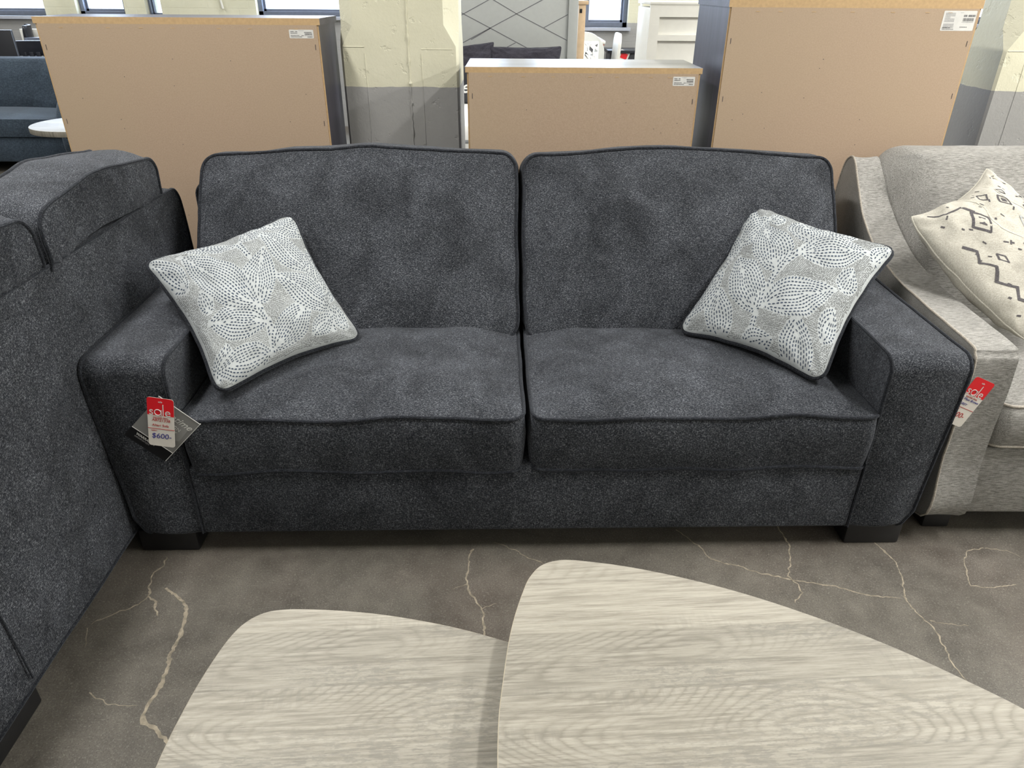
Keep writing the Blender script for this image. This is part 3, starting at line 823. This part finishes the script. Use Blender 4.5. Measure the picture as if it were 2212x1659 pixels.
def sale_tag(label, loc, rot, lines, price, pmat):
    t = thing('sale_tag', label, 'tag', loc); t.rotation_euler = rot
    w, h = .064, .140
    card('tag_card', w, h, .007, M['paper'], t)
    P = [p for p in rrect(-w / 2, w / 2, -h, 0, .007, 6, 1) if p[1] > -.03]
    P = sorted([p for p in P], key=lambda p: math.atan2(p[1] + .03, p[0]))
    P = [(-w / 2, -.050), (w / 2, -.050)] + P
    MB().add([(a, -.0003, b) for a, b in P] + [(a, 0, b) for a, b in P], [tuple(range(len(P)))]).build('red_header', M['red'], t)
    rx = (R(90), 0, 0)
    text('lettering', 's', .032, M['whiteink'], t, (-.0285, -.0005, -.0495), rx)
    MB().box(.0006, .0024, -.0010, -.0003, -.0500, -.0335).build('lettering', M['whiteink'], t)
    MB().tube([(-.0068 + .0078 * math.cos(a * PI / 12), -.0006, -.0412 + .0078 * math.sin(a * PI / 12)) for a in range(24)], .0011, closed=True, n=6).build('lettering', M['whiteink'], t)
    MB().box(.0050, .0072, -.0010, -.0003, -.0505, -.018).build('lettering', M['whiteink'], t)
    text('lettering', 'e', .032, M['whiteink'], t, (.0092, -.0005, -.0500), rx)
    text('lettering', 'sale', .0065, M['whiteink'], t, (0, -.0005, -.013), rx, align='CENTER')
    text('lettering', 'SQUARE DEAL', .0058, M['redink'], t, (0, -.0005, -.0585), rx, align='CENTER')
    z = -.067
    for s, m, dx, sz in lines:
        text('handwriting', s, sz, m, t, (dx, -.0005, z), rx, shear=.15, align='CENTER'); z -= .0145
    MB().box(-w / 2, w / 2, -.0006, -.0002, -.0895, -.0882).build('rule_line', M['redink'], t)
    text('lettering', 'NOW', .0052, M['redink'], t, (-.024, -.0005, -.0965), rx)
    text('handwriting', price, .0205, pmat, t, (.0, -.0005, -.1165), rx, shear=.1, align='CENTER')
    return t
sale_tag('red and white sale tag priced $600 on the left arm of the charcoal sofa', (-.864, 1.521, .540), (R(-2), R(10), R(2)),
         [('A8721338', M['redink'], 0, .0105), ('Altari Sofa', M['redink'], -.002, .0095)], '$600-', M['blueink'])
t = sale_tag('tilted red sale tag on the arm of the light grey sofa', (1.228, 1.634, .545), (R(-2), R(24), R(3)),
             [('X-Mast Brown', M['blueink'], 0, .0095), ('GREY', M['blueink'], -.01, .0095)], '600-', M['redink'])
# folded grey warranty booklet
wt = thing('warranty_booklet', 'folded grey and black warranty card behind the $600 sale tag', 'tag', (-.872, 1.532, .538)); wt.rotation_euler = (0, R(45), R(2))
b = card('cover_card', .118, .124, .001, [M['greycard'], M['paper']], wt); b.location = (.058, -.003, .004)
b2 = card('back_card', .118, .160, .001, M['blackcard'], wt); b2.location = (.058, 0.0005, .002)
MB().box(-.002, .116, -.0042, -.0034, .0030, .0048).build('paper_edge', M['whiteink'], wt)
MB().box(.1162, .1176, -.0042, -.001, -.152, .0048).build('paper_edge', M['whiteink'], wt)
MB().box(-.001, .116, -.0042, -.0034, -.119, -.1178).build('paper_edge', M['whiteink'], wt)
mb = MB(); mb.add([(.045, -.0036, -.045), (.105, -.0036, -.02), (.108, -.0036, -.075), (.07, -.0036, -.11), (.03, -.0036, -.08)], [(0, 1, 2, 3, 4)]); mb.build('print', M['greycard2'], wt)
for s_, sz, lx, lz, sh in (('etime', .026, .050, -.032, .4), ('IGN', .014, .068, -.052, 0), ('LEY', .014, .068, -.066, 0)):
    text('lettering', s_, sz, M['whiteink'], wt, (lx, -.0042, lz), (R(90), R(0), 0), shear=sh)
text('lettering', 'WARRANTY', .0098, M['whiteink'], wt, (.018, -.0006, -.1345), (R(90), 0, 0), bold=.0003)
text('lettering', 'INFORMATION', .0062, M['lightink'], wt, (.018, -.0006, -.1425), (R(90), 0, 0))

# ================================================================= COFFEE TABLES
def coffee_table(label, pts, z, legs, loc):
    t = thing('coffee_table', label, 'coffee table', (loc[0], loc[1], 0), 0, 'nesting coffee tables')
    P = catmull([(x - loc[0], y - loc[1]) for x, y in pts], 6); n = len(P); th = .022
    mb = MB(); cen = (sum(p[0] for p in P) / n, sum(p[1] for p in P) / n)
    def inset(d): 
        o = []
        for i in range(n):
            a, b = P[i - 1], P[(i + 1) % n]; tx, ty = b[0] - a[0], b[1] - a[1]; l = math.hypot(tx, ty)
            o.append((P[i][0] - ty / l * d, P[i][1] + tx / l * d))
        return o
    area = sum(P[i - 1][0] * P[i][1] - P[i][0] * P[i - 1][1] for i in range(n))
    sg = 1 if area > 0 else -1
    a = inset(.0015 * sg); c = inset(.006 * sg)
    v = [(x, y, z) for x, y in a] + [(x, y, z - .0015) for x, y in P] + [(x, y, z - th) for x, y in P] + [(x, y, z - th - .004) for x, y in c]
    f = [tuple(range(n)), tuple(range(4 * n - 1, 3 * n - 1, -1))]; m = [0, 1]
    for k in range(3):
        for i in range(n):
            j = (i + 1) % n; f.append((k * n + i, k * n + j, (k + 1) * n + j, (k + 1) * n + i)); m.append(1)
    mb.add(v, f, m).build('tabletop', [M['oak'], M['oak_edge']], t, smooth=True, angle=35)
    for (x, y, sx, sy) in legs:
        x -= loc[0]; y -= loc[1]
        MB().tube([(x + sx, y + sy, 0), (x, y, z - th - .004)], lambda q: .011 + .008 * q, n=14).build('leg', M['oak_edge'], t, smooth=True)
    return t
RT = [(-0.017,0.626),(-0.017,0.706),(-0.012,0.767),(-0.003,0.85),(0.009,0.915),(0.026,0.978),(0.037,1.006),(0.056,1.033),(0.081,1.047),(0.109,1.051),(0.156,1.046),(0.234,1.031),(0.336,1.001),(0.441,0.960),(0.553,0.903),(0.653,0.841),(0.738,0.776),(0.792,0.730),
      (.86,.66),(.905,.58),(.90,.50),(.85,.44),(.76,.395),(.6,.345),(.42,.30),(.25,.275),(.12,.275),(.045,.31),(.005,.38),(-.010,.50)]
LT = [(-0.54,0.62),(-0.543,0.70),(-0.541,0.76),(-0.536,0.82),(-0.527,0.88),(-0.515,0.93),(-0.498,0.964),(-0.472,0.986),(-0.438,0.995),(-0.387,0.9965),(-0.319,0.993),(-0.248,0.985),(-0.178,0.972),(-0.107,0.955),(-0.038,0.933),
      (.06,.895),(.16,.84),(.24,.77),(.27,.70),(.245,.63),(.17,.575),(.05,.53),(-.1,.48),(-.25,.44),(-.38,.425),(-.46,.445),(-.515,.50),(-.535,.56)]
coffee_table('larger, higher pale wood coffee table with rounded triangular top at bottom right', RT, .46, [(.13, .95, -.03, .03), (.76, .58, .04, 0), (.10, .36, -.03, -.03)], (.35, .65))
LT = [(x * .9619, y * .9619) for x, y in LT]
coffee_table('lower pale wood coffee table tucked under the larger one, at bottom left', LT, .42, [(-.40, .86, -.03, .03), (.035, .60, .0, 0), (-.385, .50, -.03, -.03)], (-.2, .68))

# ================================================================= DRESSERS SEEN FROM BEHIND
def dresser(label, x0, x1, y0, d, z, top, ov, sticker, big=False):
    cx = (x0 + x1) / 2; W = (x1 - x0) / 2
    t = thing('dresser', label, 'dresser', (cx, y0 + d / 2, 0)); hd = d / 2
    mb = MB().box(-W - ov, W + ov, -hd - .003, hd + .01, z - top, z)
    m = []
    for i in range(6): m.append(1 if i == 2 else 0)
    mb.m = m
    o = mb.build('top', [M['grey_top'] if 'middle' in label else M['dark_h'], M['mdf_edge']], t)
    for s in (-1, 1):
        b = MB().box(min(s * W, s * (W - .016)), max(s * W, s * (W - .016)), -hd, hd, 0, z - top)
        b.m = [1 if i == 2 else 0 for i in range(6)]
        b.build('side_panel', [M['dark_v'], M['mdf_edge']], t)
    bp = MB().box(-W + .006, W - .006, -hd - .003, -hd + .003, .04, z - top)
    # staples and small chips along the rim of the fibreboard
    random.seed(int(z * 1000))
    for k in range(7):
        x = -W + .09 + k * (2 * W - .18) / 6 + random.uniform(-.03, .03)
        bp.box(x - .007, x + .007, -hd - .0036, -hd - .0029, z - top - .0135, z - top - .0115, 1)
    for s in (-1, 1):
        for k in range(5):
            zz = z - .12 - k * .21 + random.uniform(-.03, .03)
            bp.box(s * (W - .018) - .0009, s * (W - .018) + .0009, -hd - .0036, -hd - .0029, zz - .009, zz + .009, 2)
    for k in range(14):
        x, zz = random.uniform(-W + .05, W - .05), random.uniform(.6, z - .1)
        bp.box(x - .0012, x + .0012, -hd - .0034, -hd - .0029, zz - .0012, zz + .0012, 2)
    bp.build('back_panel', [M['mdf'], M['mdf_edge'], M['dark_v']], t)
    n = 4; hh = (z - top - .1) / n
    for k in range(n):
        dr = box('drawer', (-W + .02, W - .02, hd - .02, hd - .001, .09 + k * hh, .09 + (k + 1) * hh - .006), M['dark_h'], t, bevel=.002)
        for sx in (-.5, .5): MB().tube([(sx * W - .05, hd + .008, .09 + (k + .5) * hh), (sx * W + .05, hd + .008, .09 + (k + .5) * hh)], .005).build('handle', M['darkmetal'], dr, smooth=True)
    sx0, sx1, sz0, sz1 = sticker
    sx0 -= cx; sx1 -= cx
    yy = -hd - .0034
    P = rrect(sx0, sx1, sz0, sz1, .003, 4, 1)
    st = MB().add([(a, yy, b_) for a, b_ in P], [tuple(range(len(P)))])
    w, h = sx1 - sx0, sz1 - sz0; yy -= .0003
    def bar(a, b_, c, e, mm): st.add([(sx0 + a * w, yy, sz0 + c * h), (sx0 + b_ * w, yy, sz0 + c * h), (sx0 + b_ * w, yy, sz0 + e * h), (sx0 + a * w, yy, sz0 + e * h)], [(0, 1, 2, 3)], mm)
    def words(a, b_, c, e, mm):
        x = a
        while x < b_:
            l = random.uniform(.008, .022); bar(x, min(b_, x + l), c, e, mm); x += l + random.uniform(.006, .012)
    if big:
        for k in range(10): words(.06, .36, .90 - k * .048 - .028, .90 - k * .048, 2) if k not in (4, 5) else words(.06, .22, .90 - k * .048 - .028, .90 - k * .048, 2)
        for k in range(4): words(.06, .38, .36 - k * .06 - .04, .36 - k * .06, 2)
        words(.05, .30, .13, .18, 1); words(.05, .40, .06, .10, 1)
        words(.62, .72, .70, .80, 1); words(.76, .97, .70, .80, 1)
        x = .62
        while x < .95: l = random.uniform(.004, .014); bar(x, x + l, .48, .64, 1); x += l + .008
        words(.60, .95, .42, .45, 2); words(.58, .80, .17, .21, 1); words(.5, .6, .89, .91, 2)
    else:
        words(.06, .20, .72, .82, 1); words(.25, .34, .72, .82, 1); words(.06, .34, .55, .64, 1)
        words(.06, .42, .30, .38, 1); words(.5, .6, .28, .36, 1); words(.06, .52, .14, .22, 1)
        words(.40, .62, .88, .92, 2); words(.62, .93, .64, .74, 1)
        x = .64
        while x < .94: l = random.uniform(.006, .018); bar(x, x + l, .40, .58, 1); x += l + .010
        words(.62, .95, .30, .36, 2); words(.74, .94, .12, .22, 1)
    me = bpy.data.meshes.new('paper_label'); me.from_pydata(st.v, [], st.f)
    for m_ in (M['whiteink'], M['ink'], M['lightink']): me.materials.append(m_)
    for p, k in zip(me.polygons, st.m): p.material_index = k
    q = link(bpy.data.objects.new('paper_label', me)); q.parent = t; q['label'] = 'white printed barcode label'
    return t
DRESSERS = True
dresser('tan fibreboard back of the wide dresser behind the left half of the charcoal sofa', -1.706, -.698, 2.85, .26, 1.3265, .022, .006, (-.805, -.718, 1.262, 1.290))
dresser('lowest dresser, the middle one with a grey top, its tan back behind the sofa', -.170, .670, 2.80, .33, 1.177, .019, .006, (.573, .652, 1.118, 1.149))
dresser('tallest dresser, tan back and dark grey side, behind the right half of the sofa', .738, 1.600, 2.78, .46, 1.402, .030, .004, (1.475, 1.588, 1.304, 1.366), True)

# ================================================================= BACKGROUND FURNITURE
def cushion(name, x0, x1, y0, y1, z0, z1, mat, parent, rad=.05, bulge=.02):
    def Mx(p, q, r): return (p, q, r)
    return pad(name, rrect(x0, x1, y0, y1, rad, 6, 6), z0, z1, Mx, mat, parent, bulge=.0, back=bulge, band=.01, pipe=0, K=6, B=5)
bs = thing('sofa', 'slate blue sofa in the far left background behind a round side table', 'sofa', (-4.75, 6.55, 0))
def upright(name, x0, x1, z0, z1, y0, y1, lean, mat, parent, rad=.06):
    def Mx(p, q, r): return (p, y0 + (y1 - y0) * r + lean * (q - z0), q)
    return pad(name, rrect(x0, x1, z0, z1, rad, 6, 8), 0, 1, Mx, mat, parent, bulge=.2, back=.05, band=.012, pipe=0, K=7, B=5)
cushion('seat_cushion', -1.0, 1.0, -.30, .42, .30, .44, M['navy'], bs, .05, .03)
box('base', (-1.0, 1.0, -.28, .5, .09, .30), M['navy'], bs, .015)
upright('back_cushion', -1.0, 1.0, .43, .845, .22, .42, .25, M['navy'], bs)
box('back_frame', (-1.0, 1.0, .50, .60, .09, .72), M['navy'], bs, .02)
for s in (-1, 1): upright('arm', s * 1.0 - .0 if s > 0 else -1.16, 1.16 if s > 0 else -1.0, .09, .60, -.30, .5, 0, M['navy'], bs, .05)
for x in (-1.0, .92):
    for y in (-.2, .45): box('foot', (x, x + .06, y, y + .06, 0, .1), M['foot'], bs)

rt = thing('side_table', 'round pale side table on thin black legs in front of the blue sofa', 'side table', (-3.08, 5.42, 0))
mb = MB(); n = 48; rr = .36
v = [(rr * math.cos(2 * PI * i / n), rr * math.sin(2 * PI * i / n), z) for z in (.512, .55) for i in range(n)]
mb.add(v, [tuple(range(n, 2 * n)), tuple(range(n - 1, -1, -1))] + [(i, (i + 1) % n, n + (i + 1) % n, n + i) for i in range(n)], 0).build('tabletop', M['oak'], rt, bevel=.004)
for k in range(3):
    a = R(170 + 120 * k)
    MB().tube([(.27 * math.cos(a), .27 * math.sin(a), .512), (-.06 * math.cos(a), -.06 * math.sin(a), .22), (.20 * math.cos(a + 2.4), .20 * math.sin(a + 2.4), 0)], .007).build('leg', M['darkmetal'], rt, smooth=True)

def chair(label, loc, rz, mat, h=.95, slats=4, w=.42, group=None, curved=False):
    t = thing('dining_chair', label, 'chair', loc, rz, group)
    box('seat', (-w / 2, w / 2, -.2, .2, .43, .465), mat, t, .01)
    for s in (-1, 1):
        MB().tube([(s * (w / 2 - .03), -.17, 0), (s * (w / 2 - .03), -.17, .43)], .016).build('leg', mat, t, smooth=True)
        MB().tube([(s * (w / 2 - .03), .22, 0), (s * (w / 2 - .02), .19, .45), (s * (w / 2 - .02), .24, h - .06), (s * (w / 2 - .02), .25, h)], .016).build('leg', mat, t, smooth=True)
    def Mx(p, q, r): return (p, .235 + r * .02 + .05 * (1 - (2 * p / w) ** 2), q)
    pad('backrest', rrect(-w / 2, w / 2, h - .13, h, .03, 5, 8), 0, 1, Mx, mat, t, bulge=.02, band=.003, pipe=0, K=5, B=3)
    for k in range(slats):
        x = -w / 2 + .07 + k * (w - .14) / max(1, slats - 1)
        box('slat', (x - .02, x + .02, .235 + .03, .25 + .03, .46, h - .10), mat, t, .002)
    return t
# far left cluster
chair('black slat-back dining chair above the right end of the blue sofa', (-4.65, 7.46, 0), R(6), M['black_paint'], .935, 5, .40)
chair('dark dining chair with upright rounded back near the left window', (-5.35, 8.26, 0), R(-62), M['black_paint'], 1.045, 3, .40)
chair('grey-blue dining chair with flat top rail beside the left dresser', (-4.86, 7.94, 0), R(0), M['frame'], .935, 3, .40)
hb0 = tag(box('display_board', (-5.55, -4.53, 7.165, 7.195, 0, 1.058), M['black_paint'], bevel=.004), 'tall black board standing behind the blue sofa at the left edge', 'board')
tag(box('upright_panel', (-5.29, -5.085, 8.52, 8.6, 0, 1.0), M['white_paint'], bevel=.004), 'cream upright panel under the far left window behind the chairs', 'panel')
tag(box('wood_panel', (-6.0, -5.27, 7.9, 7.94, 0, 1.075), M['brownboard'], bevel=.004), 'brownish board peeking over the tall black board at the left edge', 'board')

# bed with herringbone headboard
bd = thing('bed', 'bed with pale grey herringbone headboard behind the middle dresser', 'bed', (-.24, 6.62, 0))
hm = M['hb_grey']
hl = [((-.408,1.235),(-.15,1.362)),((-.52,1.278),(-.198,1.126)),((-.70,.885),(.36,1.40)),((-.198,1.126),(.152,.958)),((.023,1.229),(.436,1.040)),((.242,1.133),(.436,1.23)),((-.09,.971),(.01,1.019)),((-.7,1.14),(-.445,1.012)),((-.408,1.235),(-.83,1.02)),((-.3,1.4),(.023,1.229)),((.152,.958),(.4,.83)),((-.198,1.126),(-.36,1.04))]
box('headboard', (-.60, .68, -.02, .02, .3, 1.62), hm, bd, .003)
gv = MB()
for (a, b_) in hl:
    A = Vector((a[0] + .24, -.0212, a[1])); B_ = Vector((b_[0] + .24, -.0212, b_[1]))
    d = (B_ - A).normalized(); k = Vector((-d[2], 0, d[0])) * .003
    gv.add([A - k, B_ - k, B_ + k, A + k], [(0, 1, 2, 3)])
gv.build('groove', M['ink'], bd)
for s in (-1, 1): box('bed_post', (.68 if s > 0 else -.68, .758 if s > 0 else -.60, -.045, .03, 0, 1.62), hm, bd, .004)
box('top_rail', (-.68, .76, -.05, .03, 1.62, 1.68), hm, bd, .004)
for s in (-1, 1): box('side_rail', (min(s * .66, s * .62), max(s * .66, s * .62), -1.62, -.05, .14, .32), hm, bd, .004)
box('box_spring', (-.61, .61, -1.58, -.06, .16, .40), M['ticking'], bd, .03)
mt = thing('mattress', 'white mattress on the bed, seen in the gap beside the column', 'mattress', (-.24, 5.8, .402))
box('mattress_body', (-.63, .63, -.76, .74, 0, .22), M['mattress'], mt, .05)
box('grey_band', (-.633, .633, -.763, .743, .08, .13), M['ticking'], mt, .02)
def bedpillow(label, corners, text_=None, T=.07):
    return make_pillow('bed_pillow', label, 'pillow', *corners, T, .06, .02, [M['black_fabric']], M['black_fabric'], M['black_fabric'], lambda P: [], 'dark bed pillows', seed=len(label), pipe=.004, wob=.01)
bedpillow('dark grey bed pillow against the headboard, next to the column', ((-.75, 6.38, .97), (-.165, 6.44, 1.035), (-.18, 6.28, .66), (-.75, 6.28, .66)))
bedpillow('dark grey bed pillow leaning left of the cream post, beside the other one', ((-.20, 6.40, 1.0), (.385, 6.42, 1.005), (.37, 6.30, .66), (-.20, 6.30, .66)))
bp = thing('mattress_bolster', 'black bolster with white lettering on the bed beside the column', 'bolster', (-.48, 6.02, .62))
box('bolster_body', (-.34, .28, -.05, .05, .0, .27), M['black_paint'], bp, .03)
text('lettering', 'pre', .125, M['whiteink'], bp, (-.045, -.0515, .085), (R(90), 0, 0), shear=.35, bold=.002)

pp = thing('wooden_board', 'narrow tan wooden board seen edge-on right of the grey headboard', 'board', (.56, 6.78, 0))
box('board', (-.03, .03, -.08, .06, 0, 1.30), M['tan'], pp, .004); box('cap', (-.045, .05, -.09, .07, 1.30, 1.33), M['tan'], pp, .004)
box('handle', (-.02, .0, -.086, -.08, 1.24, 1.27), M['darkmetal'], pp, .001)

# dining corner seen through the gap
def shell_chair(label, loc, rz):
    t = thing('dining_chair', label, 'chair', loc, rz)
    def Mx(p, q, r): return (p, .2 + .06 * (q - .45) * 1.1 - .12 * (2 * p / .42) ** 2 * .6 + r * .018, q)
    pad('backrest', rrect(-.21, .21, .46, 1.05, (.03, .03, .17, .17), 10, 6), 0, 1, Mx, M['white_paint'], t, bulge=.05, band=.002, pipe=0, K=8, B=3)
    box('seat', (-.21, .21, -.2, .22, .44, .46), M['white_paint'], t, .008)
    for sx in (-1, 1):
        for sy in (-1, 1): MB().tube([(sx * .2, sy * .19, 0), (sx * .15, sy * .14, .44)], .012).build('leg', M['tan'], t, smooth=True)
    return t
shell_chair('white moulded chair holding the geometric cushion, right of the headboard', (.68, 7.42, 0), R(8))
def geo(P):
    out = []
    random.seed(2)
    for i in range(7):
        for j in range(7):
            cx, cy = -.85 + i * .28, -.85 + j * .28
            k = .11; s = .05 if (i + j) % 2 else -.05
            q = [(cx - k * .6, cy - k + s), (cx + k, cy - k * .5 - s), (cx + k * .6, cy + k - s), (cx - k, cy + k * .6 + s)]
            q = [(max(-.97, min(.97, a)), max(-.97, min(.97, b))) for a, b in q]
            out.append(([P(a, b) for a, b in q], 1 + (i * 3 + j) % 2))
    return out
make_pillow('cushion', 'small cushion with grey and black block pattern on the white moulded chair', 'cushion',
            (.46, 7.40, .99), (.79, 7.40, .99), (.79, 7.20, .60), (.46, 7.20, .60), .06, .05, .02, [M['white_paint'], M['black_paint'], M['aztec_grey']], M['white_paint'], M['white_paint'], geo, pipe=0, seed=3)
dt = thing('dining_table', 'white-topped dining table with rust cloth edge near the far window', 'table', (.52, 8.0, 0))
box('tabletop', (-.5, .36, -.35, .35, .945, .975), M['white_paint'], dt, .008)
for sx in (-.42, .28):
    for sy in (-.28, .28): box('leg', (sx - .025, sx + .025, sy - .025, sy + .025, 0, .945), M['tan'], dt, .004)
mb = MB(); mb.add([(.87, 7.645, .944), (.86, 7.645, .93), (.83, 7.645, .90), (.80, 7.645, .87), (.78, 7.645, .944)], [(0, 1, 2, 3, 4)])
mb2 = MB(); Q = mb.v[:5]; mb2.add([(x, y, z) for x, y, z in Q] + [(x, y + .004, z) for x, y, z in Q], [(0, 1, 2, 3, 4), (9, 8, 7, 6, 5)] + [(i, (i + 1) % 5, 5 + (i + 1) % 5, 5 + i) for i in range(5)])
tag(mb2.build('table_runner', M['rust']), 'rust coloured cloth hanging from the end of the white dining table', 'cloth')
wc = thing('dining_chair', 'slim white dining chair seen side-on under the far window', 'chair', (.955, 7.72, 0))
box('seat', (-.05, .30, -.2, .2, .43, .46), M['white_paint'], wc, .008)
def Mw(p, q, r): return (-.06 + .09 * (q - .44) / .5 + r * .03 + .02 * math.sin(PI * (q - .44) / .5), p, q)
pad('backrest', rrect(-.2, .2, .44, 1.04, (.03, .03, .1, .1), 8, 6), 0, 1, Mw, M['white_paint'], wc, bulge=.1, band=.003, pipe=0, K=6, B=3)
for x in (-.02, .27):
    for y in (-.17, .17): MB().tube([(x, y, 0), (x, y, .43)], .013).build('leg', M['white_paint'], wc, smooth=True)
cs = thing('console_table', 'low black console table against the far brick wall', 'console', (1.37, 8.40, 0))
box('top', (-.40, .40, -.2, .2, .825, .855), M['black_paint'], cs); box('body', (-.37, .37, -.17, .19, .10, .825), M['black_paint'], cs)
for x in (-.36, .30): box('leg', (x, x + .06, -.17, -.11, 0, .1), M['black_paint'], cs)
pt = thing('price_tag', 'small red and white price tag on the black console', 'tag', (1.13, 8.225, .755)); pt.rotation_euler = (0, R(20), 0)
box('paper', (-.05, .05, 0, .002, -.02, .10), M['paper'], pt, 0); box('red_header', (-.035, .035, -.002, 0, .02, .075), M['red'], pt, 0)

# white panelled cabinet
wcab = thing('cabinet', 'white cabinet with two recessed panels, left of the tallest dresser', 'cabinet', (1.10, 4.72, 0))
W = .345
box('body', (-W, W, -.20, .22, .06, 1.33), M['white_paint'], wcab, .003)
fr = MB().box(-W, -W + .055, -.222, -.20, .06, 1.345).box(W - .055, W, -.222, -.20, .06, 1.345)
for z0, z1 in ((1.285, 1.345), (1.165, 1.195), (.63, .66), (.06, .12)): fr.box(-W + .055, W - .055, -.222, -.20, z0, z1)
fr.build('door_frame', M['white_paint'], wcab)
box('top', (-W - .004, W + .004, -.225, .225, 1.345, 1.36), M['white_paint'], wcab, .002)
for x in (-W + .01, W - .06):
    for y in (-.19, .15): box('foot', (x, x + .05, y, y + .05, 0, .06), M['white_paint'], wcab)

# wall conduit
tag(MB().tube([(-3.45, 8.68, 1.55), (-3.25, 8.68, 1.53), (-3.17, 8.68, 1.47), (-3.15, 8.68, 1.35), (-3.13, 8.68, 1.2)], .012).build('conduit', M['white_paint'], smooth=True),
    'thin curved pipe on the cream brick wall between the left windows', 'pipe')

# ================================================================= LIGHT
def area(name, loc, rot, sx, sy, power, col):
    l = bpy.data.lights.new(name, 'AREA'); l.shape = 'RECTANGLE'; l.size = sx; l.size_y = sy; l.energy = power; l.color = col
    o = link(bpy.data.objects.new(name, l)); o.location = loc; o.rotation_euler = rot; return o
LP = {(-5.0, -2.6): 12, (-1.4, -2.6): 14, (2.2, -2.6): 22, (5.2, -2.6): 90, (-5.0, 1.3): 36, (-1.4, 1.3): 78, (2.2, 1.3): 98, (5.2, 1.3): 330, (-5.0, 4.4): 40, (-1.4, 4.4): 60, (2.2, 4.4): 70, (5.2, 4.4): 80, (-5.0, 7.0): 45, (-1.4, 7.0): 45, (2.2, 7.0): 45}
for (x, y), p in LP.items(): area('strip_lamp', (x, y, ZC - .26), (0, 0, 0), .24, 1.76, p, (1, .975, .935))
for a, b, c, d in WIN:
    if b - a > .3: area('window_daylight', ((a + b) / 2, Y1 + .28, (c + d) / 2), (R(-90), 0, 0), b - a, d - c, 60 * (b - a), (.72, .82, 1.))
w = bpy.data.worlds.new('World'); S.world = w; w.use_nodes = True
bg = w.node_tree.nodes['Background']; bg.inputs[0].default_value = (.80, .88, 1., 1); bg.inputs[1].default_value = 5.0

# ================================================================= CAMERA
cam = bpy.data.cameras.new('camera'); cam.sensor_width = 36; cam.lens = 36 * 1550 / 2212; cam.clip_start = .05
c = link(bpy.data.objects.new('camera', cam)); c.location = (0, 0, 1.43)
c.rotation_euler = (Matrix.Rotation(R(61), 3, 'X') @ Matrix.Rotation(R(.4), 3, 'Z')).to_euler()
S.camera = c
S.cycles.max_bounces = 7; S.cycles.diffuse_bounces = 4; S.cycles.glossy_bounces = 3
vs = S.view_settings; S.display_settings.display_device = 'sRGB'
vs.view_transform = 'Standard'; vs.look = 'None'; vs.exposure = 0.; vs.gamma = 1.; vs.use_curve_mapping = False
